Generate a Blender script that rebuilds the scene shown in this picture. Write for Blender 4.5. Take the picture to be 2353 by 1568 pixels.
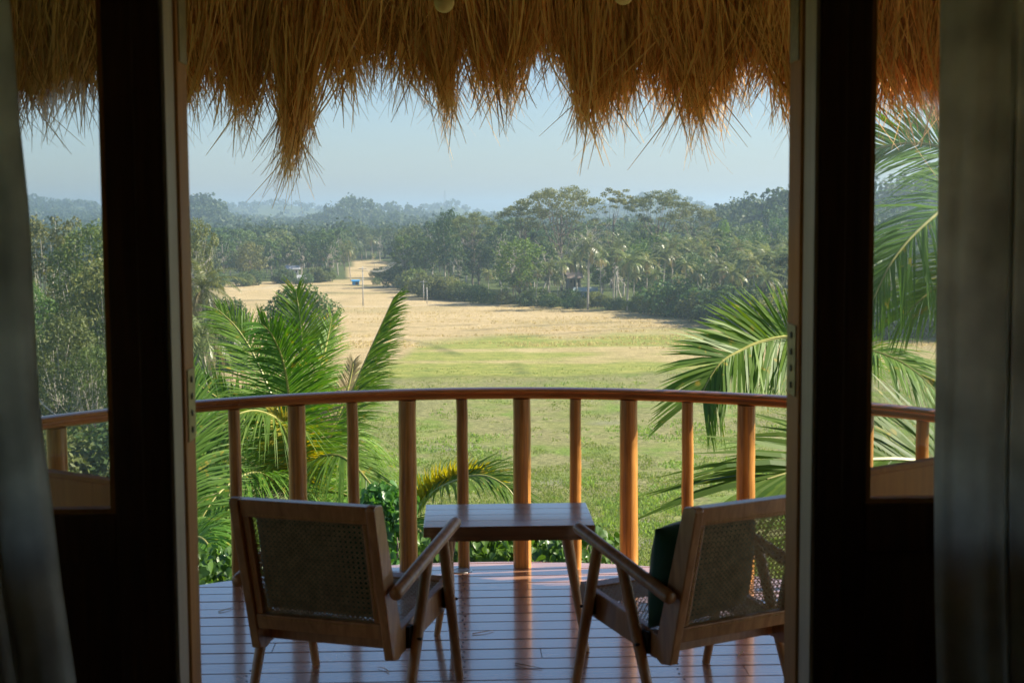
import bpy, math, random
import numpy as np
from mathutils import Matrix, Vector

for o in list(bpy.data.objects): bpy.data.objects.remove(o)
SC = bpy.context.scene
COL = SC.collection
rng = np.random.default_rng(7)
random.seed(7)

# ------------------------------------------------------------------ camera
FPX, CXP, CYP, HC = 3369.0, 1176.0, 784.0, 1.70      # focal length in pixels of a 2352 px wide picture
PITCH, YAW, ROLL = math.radians(5.0), math.radians(2.0), -0.0063
cam_d = bpy.data.cameras.new('camera')
cam_d.sensor_width = 36.0
cam_d.lens = FPX / 2352.0 * 36.0
cam_d.clip_start, cam_d.clip_end = 0.05, 30000
cam_d.dof.use_dof = True
cam_d.dof.focus_distance = 14.0
cam_d.dof.aperture_fstop = 6.3
cam = bpy.data.objects.new('camera', cam_d)
COL.objects.link(cam)
CM = Matrix.Rotation(-YAW, 4, 'Z') @ Matrix.Rotation(math.pi/2 - PITCH, 4, 'X') @ Matrix.Rotation(ROLL, 4, 'Z')
cam.matrix_world = Matrix.Translation((0, 0, HC)) @ CM
SC.camera = cam
RM = np.array(CM.to_3x3())
CAMP = np.array([0, 0, HC])

# ------------------------------------------------------------------ world, sun, exposure
SUN_EL, SUN_FWD = math.radians(40), math.radians(6)   # sun stands to the right, a little beyond square
world = bpy.data.worlds.new('World')
SC.world = world
world.use_nodes = True
wn = world.node_tree
sky = wn.nodes.new('ShaderNodeTexSky')
sky.sky_type = 'NISHITA'
sky.sun_disc = False
sky.sun_elevation = SUN_EL
sky.sun_rotation = math.pi/2 - SUN_FWD
sky.air_density = 1.0
sky.dust_density = 0.8
sky.ozone_density = 5.0
bg = wn.nodes['Background']
bg.inputs['Strength'].default_value = 0.073
wn.links.new(sky.outputs['Color'], bg.inputs['Color'])
sun_d = bpy.data.lights.new('sun', 'SUN')
sun_d.energy = 5.0
sun_d.angle = math.radians(0.53)
sun_d.color = (1.0, 0.90, 0.74)
sun = bpy.data.objects.new('sun', sun_d)
COL.objects.link(sun)
S = Vector((math.cos(SUN_EL)*math.cos(SUN_FWD), math.cos(SUN_EL)*math.sin(SUN_FWD), math.sin(SUN_EL)))
sun.rotation_euler = S.to_track_quat('Z', 'Y').to_euler()
SC.view_settings.view_transform = 'Standard'
SC.view_settings.look = 'None'
SC.view_settings.exposure = 1.05
SC.view_settings.gamma = 1.0
SC.view_settings.use_curve_mapping = False
SC.cycles.use_denoising = True
SC.cycles.max_bounces = 8
SC.cycles.diffuse_bounces = 5
SC.cycles.glossy_bounces = 4
SC.cycles.transmission_bounces = 4
SC.cycles.transparent_max_bounces = 16
SC.cycles.volume_bounces = 1
SC.cycles.caustics_reflective = False
SC.cycles.caustics_refractive = False

# ------------------------------------------------------------------ view geometry helpers
def rayd(px, py):
    return RM @ np.array([(px-CXP)/FPX, -(py-CYP)/FPX, -1.0])
def at_y(px, py, Y):
    d = rayd(px, py); return CAMP + d*(Y/d[1])
def at_z(px, py, z):
    d = rayd(px, py); return CAMP + d*((z-HC)/d[2])
def proj(p):
    q = (np.asarray(p, float) - CAMP) @ RM
    return np.stack([CXP + FPX*q[..., 0]/-q[..., 2], CYP - FPX*q[..., 1]/-q[..., 2]], -1)

# ------------------------------------------------------------------ mesh helpers
def new_mesh(name, V, Fc, smooth=False, sharp=None):
    me = bpy.data.meshes.new(name)
    V = np.asarray(V, np.float32)
    if isinstance(Fc, np.ndarray):
        n, k = Fc.shape
        me.vertices.add(len(V)); me.vertices.foreach_set('co', V.ravel())
        me.loops.add(n*k); me.loops.foreach_set('vertex_index', Fc.astype(np.int32).ravel())
        me.polygons.add(n)
        me.polygons.foreach_set('loop_start', np.arange(0, n*k, k, dtype=np.int32))
        me.update(calc_edges=True)
    else:
        me.from_pydata([tuple(map(float, v)) for v in V], [], Fc)
    if smooth:
        me.polygons.foreach_set('use_smooth', np.ones(len(me.polygons), bool))
    if sharp is not None:
        me.set_sharp_from_angle(angle=math.radians(sharp))
    return me

def obj(name, me, mat=None, parent=None, loc=None, rot=None, bevel=0, kind=None):
    o = bpy.data.objects.new(name, me)
    COL.objects.link(o)
    if mat is not None:
        mats = mat if isinstance(mat, (list, tuple)) else [mat]
        if len(me.materials) == 0:
            for m in mats: me.materials.append(m)
    if parent is not None: o.parent = parent
    if loc is not None: o.location = loc
    if rot is not None: o.rotation_euler = rot
    if bevel:
        b = o.modifiers.new('bevel', 'BEVEL'); b.width = bevel; b.segments = 2; b.limit_method = 'ANGLE'; b.angle_limit = math.radians(40)
    if kind: o['kind'] = kind
    return o

def empty(name, loc=(0, 0, 0), rz=0.0, scale=None):
    o = bpy.data.objects.new(name, None)
    o.empty_display_size = 0.2
    COL.objects.link(o)
    o.location = loc; o.rotation_euler = (0, 0, rz)
    if scale is not None: o.scale = scale
    return o

def tag(o, label, cat, group=None):
    o['label'] = label; o['category'] = cat
    if group: o['group'] = group
    return o

class MB:
    def __init__(s): s.v = []; s.f = []
    def add(s, V, Fc):
        n = len(s.v); s.v += [tuple(map(float, p)) for p in V]
        s.f += [tuple(int(i)+n for i in f) for f in Fc]
        return s
    def box(s, c, d, M=None):
        hx, hy, hz = d[0]/2, d[1]/2, d[2]/2
        V = [Vector((x, y, z)) for x in (-hx, hx) for y in (-hy, hy) for z in (-hz, hz)]
        if M is not None: V = [M @ v for v in V]
        V = [v + Vector(c) for v in V]
        return s.add(V, [(0, 1, 3, 2), (4, 6, 7, 5), (0, 4, 5, 1), (2, 3, 7, 6), (0, 2, 6, 4), (1, 5, 7, 3)])
    def prism(s, poly, a, b, axis='x'):
        """polygon (u,v) extruded along axis from a to b; for axis x poly=(y,z), y: (x,z), z: (x,y)"""
        def P(u, v, t): return {'x': (t, u, v), 'y': (u, t, v), 'z': (u, v, t)}[axis]
        n = len(poly)
        V = [P(u, v, a) for u, v in poly] + [P(u, v, b) for u, v in poly]
        Fc = [tuple(range(n))[::-1], tuple(range(n, 2*n))] + [(i, (i+1) % n, n+(i+1) % n, n+i) for i in range(n)]
        return s.add(V, Fc)
    def tube(s, pts, rad, seg=12, cap=True):
        P = [Vector(p) for p in pts]
        R = rad if hasattr(rad, '__len__') else [rad]*len(P)
        V = []; Fc = []
        prev = None
        for i, p in enumerate(P):
            t = (P[min(i+1, len(P)-1)] - P[max(i-1, 0)]).normalized()
            if prev is None:
                a = t.orthogonal().normalized()
            else:
                a = (prev - t*prev.dot(t)).normalized()
            prev = a; b = t.cross(a)
            for k in range(seg):
                w = 2*math.pi*k/seg
                V.append(p + (a*math.cos(w) + b*math.sin(w))*R[i])
        for i in range(len(P)-1):
            for k in range(seg):
                k2 = (k+1) % seg
                Fc.append((i*seg+k, i*seg+k2, (i+1)*seg+k2, (i+1)*seg+k))
        if cap:
            Fc.append(tuple(range(seg))[::-1]); Fc.append(tuple((len(P)-1)*seg+k for k in range(seg)))
        return s.add(V, Fc)
    def lathe(s, prof, seg=32, c=(0, 0, 0)):
        V = []; Fc = []
        for r, z in prof:
            for k in range(seg):
                w = 2*math.pi*k/seg; V.append((c[0]+r*math.cos(w), c[1]+r*math.sin(w), c[2]+z))
        for i in range(len(prof)-1):
            for k in range(seg):
                k2 = (k+1) % seg
                Fc.append((i*seg+k, i*seg+k2, (i+1)*seg+k2, (i+1)*seg+k))
        Fc.append(tuple(range(seg))[::-1]); Fc.append(tuple((len(prof)-1)*seg+k for k in range(seg)))
        return s.add(V, Fc)
    def mesh(s, name, smooth=False, sharp=None): return new_mesh(name, s.v, s.f, smooth, sharp)

def catmull(P, n):
    P = np.asarray(P, float)
    Q = np.vstack([2*P[0]-P[1], P, 2*P[-1]-P[-2]])
    out = []
    m = len(P)-1
    for t in np.linspace(0, m, n):
        i = min(int(t), m-1); u = t-i
        a, b, c, d = Q[i], Q[i+1], Q[i+2], Q[i+3]
        out.append(0.5*((2*b) + (-a+c)*u + (2*a-5*b+4*c-d)*u*u + (-a+3*b-3*c+d)*u**3))
    return np.array(out)

# smooth value noise for shaping
def vnoise(x, y, seed=0):
    xi, yi = np.floor(x).astype(np.int64), np.floor(y).astype(np.int64)
    xf, yf = x-xi, y-yi
    u, v = xf*xf*(3-2*xf), yf*yf*(3-2*yf)
    def h(a, b):
        n = (a*374761393 + b*668265263 + seed*1442695041) & 0x7fffffff
        n = ((n ^ (n >> 13))*1274126177) & 0x7fffffff
        return ((n ^ (n >> 16)) & 0xffff)/65535.0
    return (h(xi, yi)*(1-u)+h(xi+1, yi)*u)*(1-v) + (h(xi, yi+1)*(1-u)+h(xi+1, yi+1)*u)*v

# ------------------------------------------------------------------ materials
MATS = {}
def nodemat(name):
    m = bpy.data.materials.new(name); m.use_nodes = True
    nt = m.node_tree
    MATS[name] = m
    return m, nt, nt.nodes['Principled BSDF']

def wood(name, c1, c2, rough=0.4, scale=(14, 14, 1.2), knots=0.0, coat=0.0, cior=1.5, bump=0.15, rand=0.25, blotch=0.35):
    m, nt, b = nodemat(name)
    N, L = nt.nodes.new, nt.links.new
    tc = N('ShaderNodeTexCoord'); mp = N('ShaderNodeMapping'); mp.inputs['Scale'].default_value = scale
    oi = N('ShaderNodeObjectInfo')
    off = N('ShaderNodeVectorMath'); off.operation = 'SCALE'
    cmb = N('ShaderNodeCombineXYZ')
    for k in range(3): L(oi.outputs['Random'], cmb.inputs[k])
    L(cmb.outputs[0], off.inputs[0]); off.inputs['Scale'].default_value = 37.0
    add = N('ShaderNodeVectorMath'); add.operation = 'ADD'
    L(tc.outputs['Object'], mp.inputs['Vector']); L(mp.outputs[0], add.inputs[0]); L(off.outputs[0], add.inputs[1])
    n1 = N('ShaderNodeTexNoise'); n1.inputs['Scale'].default_value = 3.0; n1.inputs['Detail'].default_value = 7; n1.inputs['Roughness'].default_value = 0.62; n1.inputs['Distortion'].default_value = 0.6
    L(add.outputs[0], n1.inputs['Vector'])
    n2 = N('ShaderNodeTexNoise'); n2.inputs['Scale'].default_value = 1.7; n2.inputs['Detail'].default_value = 3
    L(tc.outputs['Object'], n2.inputs['Vector'])
    ramp = N('ShaderNodeValToRGB'); e = ramp.color_ramp.elements
    e[0].position, e[0].color = 0.30, (*c1, 1); e[1].position, e[1].color = 0.72, (*c2, 1)
    L(n1.outputs['Fac'], ramp.inputs['Fac'])
    hsv = N('ShaderNodeHueSaturation')
    mr = N('ShaderNodeMapRange'); mr.inputs['To Min'].default_value = 1-rand; mr.inputs['To Max'].default_value = 1+rand
    L(oi.outputs['Random'], mr.inputs['Value'])
    mr2 = N('ShaderNodeMapRange'); mr2.inputs['From Min'].default_value = 0.3; mr2.inputs['From Max'].default_value = 0.7
    mr2.inputs['To Min'].default_value = 1-blotch; mr2.inputs['To Max'].default_value = 1+blotch
    L(n2.outputs['Fac'], mr2.inputs['Value'])
    mul = N('ShaderNodeMath'); mul.operation = 'MULTIPLY'
    L(mr.outputs[0], mul.inputs[0]); L(mr2.outputs[0], mul.inputs[1])
    L(mul.outputs[0], hsv.inputs['Value']); L(ramp.outputs['Color'], hsv.inputs['Color'])
    col = hsv.outputs['Color']
    if knots:
        vo = N('ShaderNodeTexVoronoi'); vo.inputs['Scale'].default_value = knots
        mp2 = N('ShaderNodeMapping'); mp2.inputs['Scale'].default_value = (1, 1, 0.45)
        L(tc.outputs['Object'], mp2.inputs['Vector']); L(mp2.outputs[0], vo.inputs['Vector'])
        kr = N('ShaderNodeValToRGB'); kr.color_ramp.elements[0].position = 0.03; kr.color_ramp.elements[1].position = 0.11
        L(vo.outputs['Distance'], kr.inputs['Fac'])
        mx = N('ShaderNodeMix'); mx.data_type = 'RGBA'
        L(kr.outputs['Color'], mx.inputs['Factor']); mx.inputs[6].default_value = (c1[0]*0.25, c1[1]*0.22, c1[2]*0.2, 1); L(col, mx.inputs[7])
        col = mx.outputs[2]
    L(col, b.inputs['Base Color'])
    rr = N('ShaderNodeMapRange'); rr.inputs['To Min'].default_value = rough*0.75; rr.inputs['To Max'].default_value = min(1, rough*1.35)
    L(n2.outputs['Fac'], rr.inputs['Value']); L(rr.outputs[0], b.inputs['Roughness'])
    b.inputs['Coat Weight'].default_value = coat; b.inputs['Coat Roughness'].default_value = 0.11; b.inputs['Coat IOR'].default_value = cior
    bp = N('ShaderNodeBump'); bp.inputs['Strength'].default_value = bump; bp.inputs['Distance'].default_value = 0.004
    L(n1.outputs['Fac'], bp.inputs['Height']); L(bp.outputs[0], b.inputs['Normal'])
    return m

def plain(name, c, rough=0.5, metal=0.0, noise=0.0, nscale=8.0, bump=0.0):
    m, nt, b = nodemat(name)
    b.inputs['Base Color'].default_value = (*c, 1); b.inputs['Roughness'].default_value = rough; b.inputs['Metallic'].default_value = metal
    if noise:
        N, L = nt.nodes.new, nt.links.new
        tc = N('ShaderNodeTexCoord'); n1 = N('ShaderNodeTexNoise'); n1.inputs['Scale'].default_value = nscale; n1.inputs['Detail'].default_value = 6
        L(tc.outputs['Object'], n1.inputs['Vector'])
        mr = N('ShaderNodeMapRange'); mr.inputs['From Min'].default_value = 0.25; mr.inputs['From Max'].default_value = 0.75; mr.inputs['To Min'].default_value = 1-noise; mr.inputs['To Max'].default_value = 1+noise
        L(n1.outputs['Fac'], mr.inputs['Value'])
        hs = N('ShaderNodeHueSaturation'); hs.inputs['Color'].default_value = (*c, 1)
        L(mr.outputs[0], hs.inputs['Value']); L(hs.outputs[0], b.inputs['Base Color'])
        if bump:
            bp = N('ShaderNodeBump'); bp.inputs['Strength'].default_value = bump; bp.inputs['Distance'].default_value = 0.01
            L(n1.outputs['Fac'], bp.inputs['Height']); L(bp.outputs[0], b.inputs['Normal'])
    return m

def leafmat(name, c1, c2, trans=0.35, rough=0.55, spec=0.3, patch=0.0, patchc=(0.4, 0.33, 0.05)):
    """foliage: two base colours picked per leaf, thin and partly see-through to light"""
    m, nt, b = nodemat(name)
    N, L = nt.nodes.new, nt.links.new
    geo = N('ShaderNodeNewGeometry'); oi = N('ShaderNodeObjectInfo')
    mx = N('ShaderNodeMix'); mx.data_type = 'RGBA'; mx.inputs[6].default_value = (*c1, 1); mx.inputs[7].default_value = (*c2, 1)
    L(geo.outputs['Random Per Island'], mx.inputs['Factor'])
    hs = N('ShaderNodeHueSaturation')
    mr = N('ShaderNodeMapRange'); mr.inputs['To Min'].default_value = 0.72; mr.inputs['To Max'].default_value = 1.3
    L(oi.outputs['Random'], mr.inputs['Value']); L(mr.outputs[0], hs.inputs['Value']); L(mx.outputs[2], hs.inputs['Color'])
    mh = N('ShaderNodeMapRange'); mh.inputs['To Min'].default_value = 0.485; mh.inputs['To Max'].default_value = 0.52
    ml = N('ShaderNodeMath'); ml.operation = 'FRACT'; m7 = N('ShaderNodeMath'); m7.operation = 'MULTIPLY'; m7.inputs[1].default_value = 7.31
    L(oi.outputs['Random'], m7.inputs[0]); L(m7.outputs[0], ml.inputs[0]); L(ml.outputs[0], mh.inputs['Value']); L(mh.outputs[0], hs.inputs['Hue'])
    col = hs.outputs['Color']
    if patch:
        tc = N('ShaderNodeTexCoord'); n1 = N('ShaderNodeTexNoise'); n1.inputs['Scale'].default_value = 7.0; n1.inputs['Detail'].default_value = 3
        L(tc.outputs['Object'], n1.inputs['Vector'])
        rp = N('ShaderNodeValToRGB'); rp.color_ramp.elements[0].position = 0.70-patch*0.25; rp.color_ramp.elements[1].position = 0.78-patch*0.2
        L(n1.outputs['Fac'], rp.inputs['Fac'])
        m2 = N('ShaderNodeMix'); m2.data_type = 'RGBA'; L(rp.outputs['Color'], m2.inputs['Factor']); L(col, m2.inputs[6]); m2.inputs[7].default_value = (*patchc, 1)
        col = m2.outputs[2]
    L(col, b.inputs['Base Color']); b.inputs['Roughness'].default_value = rough; b.inputs['Specular IOR Level'].default_value = spec
    tr = N('ShaderNodeBsdfTranslucent'); h2 = N('ShaderNodeHueSaturation'); h2.inputs['Saturation'].default_value = 1.15; h2.inputs['Value'].default_value = 1.35; h2.inputs['Hue'].default_value = 0.49
    L(col, h2.inputs['Color']); L(h2.outputs[0], tr.inputs['Color'])
    ms = N('ShaderNodeMixShader'); ms.inputs[0].default_value = trans
    L(b.outputs[0], ms.inputs[1]); L(tr.outputs[0], ms.inputs[2]); L(ms.outputs[0], nt.nodes['Material Output'].inputs['Surface'])
    return m

def glassmat(name):
    m = bpy.data.materials.new(name); m.use_nodes = True; nt = m.node_tree; MATS[name] = m
    nt.nodes.remove(nt.nodes['Principled BSDF'])
    N, L = nt.nodes.new, nt.links.new
    t = N('ShaderNodeBsdfTransparent'); t.inputs['Color'].default_value = (0.985, 0.99, 0.99, 1)
    g = N('ShaderNodeBsdfGlossy'); g.inputs['Roughness'].default_value = 0.02
    lw = N('ShaderNodeLayerWeight'); lw.inputs['Blend'].default_value = 0.5
    pw = N('ShaderNodeMath'); pw.operation = 'POWER'; pw.inputs[1].default_value = 5.0; L(lw.outputs['Facing'], pw.inputs[0])
    fr = N('ShaderNodeMath'); fr.operation = 'MULTIPLY_ADD'; fr.inputs[1].default_value = 0.96; fr.inputs[2].default_value = 0.025; L(pw.outputs[0], fr.inputs[0])
    d = N('ShaderNodeBsdfDiffuse'); d.inputs['Color'].default_value = (0.6, 0.65, 0.66, 1)
    tc = N('ShaderNodeTexCoord'); n1 = N('ShaderNodeTexNoise'); n1.inputs['Scale'].default_value = 3.0; n1.inputs['Detail'].default_value = 5
    L(tc.outputs['Object'], n1.inputs['Vector'])
    mr = N('ShaderNodeMapRange'); mr.inputs['From Min'].default_value = 0.3; mr.inputs['From Max'].default_value = 0.8; mr.inputs['To Min'].default_value = 0.0; mr.inputs['To Max'].default_value = 0.004
    L(n1.outputs['Fac'], mr.inputs['Value'])
    m1 = N('ShaderNodeMixShader'); L(mr.outputs[0], m1.inputs[0]); L(t.outputs[0], m1.inputs[1]); L(d.outputs[0], m1.inputs[2])
    m2 = N('ShaderNodeMixShader'); L(fr.outputs[0], m2.inputs[0]); L(m1.outputs[0], m2.inputs[1]); L(g.outputs[0], m2.inputs[2])
    L(m2.outputs[0], nt.nodes['Material Output'].inputs['Surface'])
    return m

M_POST = wood('post_wood', (0.30, 0.115, 0.020), (0.84, 0.42, 0.105), 0.36, (22, 22, 0.8), knots=3.4, coat=0.25, bump=0.12, rand=0.14)
M_RAIL = wood('rail_wood', (0.56, 0.185, 0.048), (0.82, 0.31, 0.088), 0.30, (2, 2, 30), coat=0.35, bump=0.08, rand=0.0)
M_DECK = wood('deck_wood', (0.36, 0.175, 0.095), (0.56, 0.29, 0.165), 0.24, (1.0, 16, 16), coat=1.0, cior=2.0, bump=0.10, rand=0.16, blotch=0.22)
M_CHAIR = wood('chair_wood', (0.36, 0.175, 0.062), (0.64, 0.37, 0.16), 0.40, (12, 12, 1.4), coat=0.3, cior=1.6, bump=0.1, rand=0.12)
for _m in (M_DECK,):
    _b = _m.node_tree.nodes['Principled BSDF']; _b.inputs['IOR'].default_value = 1.9; _b.inputs['Specular IOR Level'].default_value = 0.8
M_TABLE = wood('table_wood', (0.28, 0.12, 0.055), (0.50, 0.24, 0.12), 0.22, (1.0, 14, 14), coat=1.0, cior=2.7, bump=0.06, rand=0.08)
M_DOOR = wood('door_wood', (0.10, 0.038, 0.015), (0.20, 0.080, 0.030), 0.45, (14, 14, 0.9), coat=0.1, bump=0.12, rand=0.12)
M_JAMB = wood('jamb_wood', (0.62, 0.25, 0.045), (0.80, 0.36, 0.075), 0.6, (14, 14, 0.9), bump=0.12, rand=0.1)
M_LINING = wood('lining_wood', (0.64, 0.53, 0.39), (0.78, 0.67, 0.52), 0.5, (14, 14, 0.9), bump=0.1, rand=0.05, blotch=0.2)
M_BRASS = plain('aged_brass', (0.34, 0.27, 0.11), 0.5, 0.6, 0.3, 40)
M_SCREW = plain('dark_screw', (0.02, 0.018, 0.015), 0.5, 0.5)
M_STEEL = plain('brushed_steel', (0.55, 0.56, 0.55), 0.3, 1.0, 0.1, 30)
M_LENS = plain('lamp_lens', (0.50, 0.53, 0.53), 0.15)
M_RUBBER = plain('black_spacer', (0.012, 0.011, 0.010), 0.6)
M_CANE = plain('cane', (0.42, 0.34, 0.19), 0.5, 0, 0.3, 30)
M_CANE_BACK = plain('shaded_cane', (0.30, 0.255, 0.14), 0.55, 0, 0.35, 30)  # darker copy of the cane, shade on the chair backs put into its colour
M_LACE = plain('cane_lacing', (0.50, 0.33, 0.10), 0.55)
M_GLOBE = plain('lamp_globe', (0.95, 0.76, 0.38), 0.4, 0, 0.12, 12)
M_GLASS = glassmat('window_glass')
M_ROOM = plain('room_wall', (0.68, 0.65, 0.58), 0.8, 0, 0.2, 3)
M_FLOOR = wood('room_floor', (0.06, 0.028, 0.014), (0.11, 0.05, 0.024), 0.35, (1, 14, 14), bump=0.05)

def clothmat(name, c, fuzz=0.3, trans=0.0, wv=900):
    m, nt, b = nodemat(name)
    N, L = nt.nodes.new, nt.links.new
    tc = N('ShaderNodeTexCoord'); n1 = N('ShaderNodeTexNoise'); n1.inputs['Scale'].default_value = 6; n1.inputs['Detail'].default_value = 8
    L(tc.outputs['Object'], n1.inputs['Vector'])
    mr = N('ShaderNodeMapRange'); mr.inputs['From Min'].default_value = 0.3; mr.inputs['From Max'].default_value = 0.7; mr.inputs['To Min'].default_value = 0.78; mr.inputs['To Max'].default_value = 1.2
    hs = N('ShaderNodeHueSaturation'); hs.inputs['Color'].default_value = (*c, 1)
    L(n1.outputs['Fac'], mr.inputs['Value']); L(mr.outputs[0], hs.inputs['Value']); L(hs.outputs[0], b.inputs['Base Color'])
    b.inputs['Roughness'].default_value = 0.9; b.inputs['Sheen Weight'].default_value = fuzz; b.inputs['Specular IOR Level'].default_value = 0.1
    n2 = N('ShaderNodeTexNoise'); n2.inputs['Scale'].default_value = wv; n2.inputs['Detail'].default_value = 2
    L(tc.outputs['Object'], n2.inputs['Vector'])
    bp = N('ShaderNodeBump'); bp.inputs['Strength'].default_value = 0.25; bp.inputs['Distance'].default_value = 0.002
    L(n2.outputs['Fac'], bp.inputs['Height']); L(bp.outputs[0], b.inputs['Normal'])
    if trans:
        tr = N('ShaderNodeBsdfTranslucent'); L(hs.outputs[0], tr.inputs['Color'])
        ms = N('ShaderNodeMixShader'); ms.inputs[0].default_value = trans
        L(b.outputs[0], ms.inputs[1]); L(tr.outputs[0], ms.inputs[2]); L(ms.outputs[0], nt.nodes['Material Output'].inputs['Surface'])
    return m
M_CURTAIN = clothmat('curtain_linen', (0.86, 0.86, 0.81), 0.2, 0.75)
M_CUSHION = clothmat('green_velvet', (0.020, 0.12, 0.082), 0.6)

M_THATCH = leafmat('thatch_straw', (0.33, 0.18, 0.055), (1.0, 0.74, 0.37), 0.30, 0.6, 0.25)
M_THATCH_BODY = plain('thatch_body', (0.34, 0.21, 0.08), 0.85, 0, 0.5, 30, 0.8)
M_PALM = leafmat('palm_leaf', (0.080, 0.185, 0.026), (0.185, 0.320, 0.050), 0.40, 0.46, 0.25, patch=0.3)
M_PALM_Y = leafmat('palm_leaf_yellowing', (0.24, 0.27, 0.035), (0.46, 0.40, 0.055), 0.42, 0.42, 0.4, patch=0.1)
M_PALM_DRY = leafmat('palm_leaf_dry', (0.32, 0.25, 0.13), (0.46, 0.38, 0.22), 0.3, 0.6, 0.2)
M_RACHIS = plain('palm_rachis', (0.34, 0.33, 0.09), 0.45, 0, 0.25, 10)
M_FARPALM = leafmat('far_palm_leaf', (0.085, 0.125, 0.030), (0.30, 0.32, 0.12), 0.32, 0.32, 0.6)
M_FARPALM_DRY = leafmat('far_palm_dry', (0.30, 0.24, 0.11), (0.44, 0.37, 0.19), 0.3, 0.6, 0.2)
M_LEAF = leafmat('leaf_mid', (0.055, 0.105, 0.022), (0.150, 0.205, 0.048), 0.32)
M_LEAF_D = leafmat('leaf_dark', (0.036, 0.082, 0.022), (0.105, 0.160, 0.042), 0.30)
M_LEAF_G = leafmat('leaf_bright', (0.080, 0.170, 0.022), (0.190, 0.290, 0.050), 0.35)
M_LEAF_O = leafmat('leaf_olive', (0.095, 0.120, 0.030), (0.195, 0.205, 0.062), 0.32)
M_BUSH = leafmat('bush_leaf', (0.065, 0.165, 0.028), (0.150, 0.290, 0.060), 0.38, 0.33, 0.6)
M_BARK = plain('bark', (0.17, 0.135, 0.10), 0.85, 0, 0.4, 6, 0.5)
M_BARK_PALE = plain('pale_bark', (0.42, 0.38, 0.32), 0.8, 0, 0.3, 6, 0.4)
M_GRASS = leafmat('grass_blade', (0.16, 0.23, 0.045), (0.30, 0.36, 0.080), 0.35, 0.6, 0.2)
M_STRAWB = leafmat('stubble', (0.38, 0.27, 0.12), (0.54, 0.41, 0.20), 0.2, 0.7, 0.2)

# ------------------------------------------------------------------ terrain
ZF = -19.3
def hor_y(px): return 490.0 + (1176-px)*0.0063
HILLS = []   # x, y, amp, sx(across), sy(along)
def add_hill(px, ytop, D, wpx, depth, canopy=9.0):
    d = rayd(px, hor_y(px)); d = d/math.hypot(d[0], d[1])
    z = HC + D*(hor_y(px)-ytop)/FPX
    HILLS.append((d[0]*D, d[1]*D, max(0.5, z-canopy-ZF), wpx/FPX*D, depth, d[0], d[1]))
for a in [(470, 459, 1350, 55, 160), (395, 474, 1700, 120, 250), (640, 465, 3600, 170, 500), (300, 468, 3200, 220, 400), (815, 463, 1550, 78, 180), (900, 476, 2100, 90, 220),
          (1025, 467, 3300, 80, 400), (60, 469, 2600, 260, 500), (1450, 452, 3000, 90, 400), (1560, 464, 2700, 90, 400), (1300, 482, 2500, 150, 300),
          (1700, 464, 690, 60, 90), (1830, 461, 640, 90, 90), (2050, 458, 620, 160, 110), (2300, 452, 640, 200, 120), (-200, 470, 2200, 220, 400)]:
    add_hill(*a)
def ground_z(x, y):
    x = np.asarray(x, float); y = np.asarray(y, float)
    yy = np.where(y > 2, y-2, np.minimum(0, y+20)*0.25)
    r = np.hypot(x*0.75, yy)
    z = ZF + 15.0*np.exp(-(r/30.0)**2)
    for hx, hy, a, sx, sy, dx, dy in HILLS:
        u = (x-hx)*dy - (y-hy)*dx; v = (x-hx)*dx + (y-hy)*dy
        z = z + a*np.exp(-(u/sx)**2 - (v/sy)**2)
    far = np.clip((np.hypot(x, y)-650)/800, 0, 1)
    z = z + far*(vnoise(x/300, y/300, 3)-0.4)*9
    return z
def gz(x, y): return float(ground_z(x, y))
def on_ground(px, py):
    p = at_z(px, py, ZF)
    return p

angs = np.concatenate([np.arange(-180, -32, 4.0), np.arange(-32, 32, 0.22), np.arange(32, 180, 4.0)])
rads = np.concatenate([np.arange(6, 80, 4.0), np.arange(80, 340, 1.6), np.arange(340, 720, 5.0), np.geomspace(720, 7000, 60)])
A, Rr = np.meshgrid(np.radians(angs), rads)
GX, GY = Rr*np.sin(A), Rr*np.cos(A)
GZ = ground_z(GX, GY)
GP = proj(np.stack([GX, GY, np.full_like(GX, ZF)], -1))
GP[GY < 20] = 1e6
PXg, PYg = GP[..., 0], GP[..., 1]
wob = (vnoise(GX/9, GY/9, 1)-0.5)
wob2 = (vnoise(GX/26, GY/26, 5)-0.5)
def lerp_px(pts):
    a = np.array(pts, float); return np.interp(PXg, a[:, 0], a[:, 1])
def sstep(x, a, b):
    t = np.clip((x-a)/(b-a), 0, 1); return t*t*(3-2*t)
# picture rows of the field boundaries (read on the ground plane, then fixed in the world)
straw_edge = lerp_px([(-600, 900), (500, 900), (760, 855), (900, 832), (960, 788), (1100, 776), (1300, 764), (1500, 758), (1640, 762), (1900, 785), (2352, 815), (3000, 830)])
lush_edge = lerp_px([(-600, 960), (760, 935), (900, 870), (1290, 866), (1500, 856), (1650, 846), (2000, 850), (3000, 870)])
straw = 1-sstep(PYg + wob*20 + wob2*18, straw_edge-12, straw_edge+14)
lush = (1-straw)*(1-sstep(PYg + wob*8, lush_edge-5, lush_edge+7))
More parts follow.
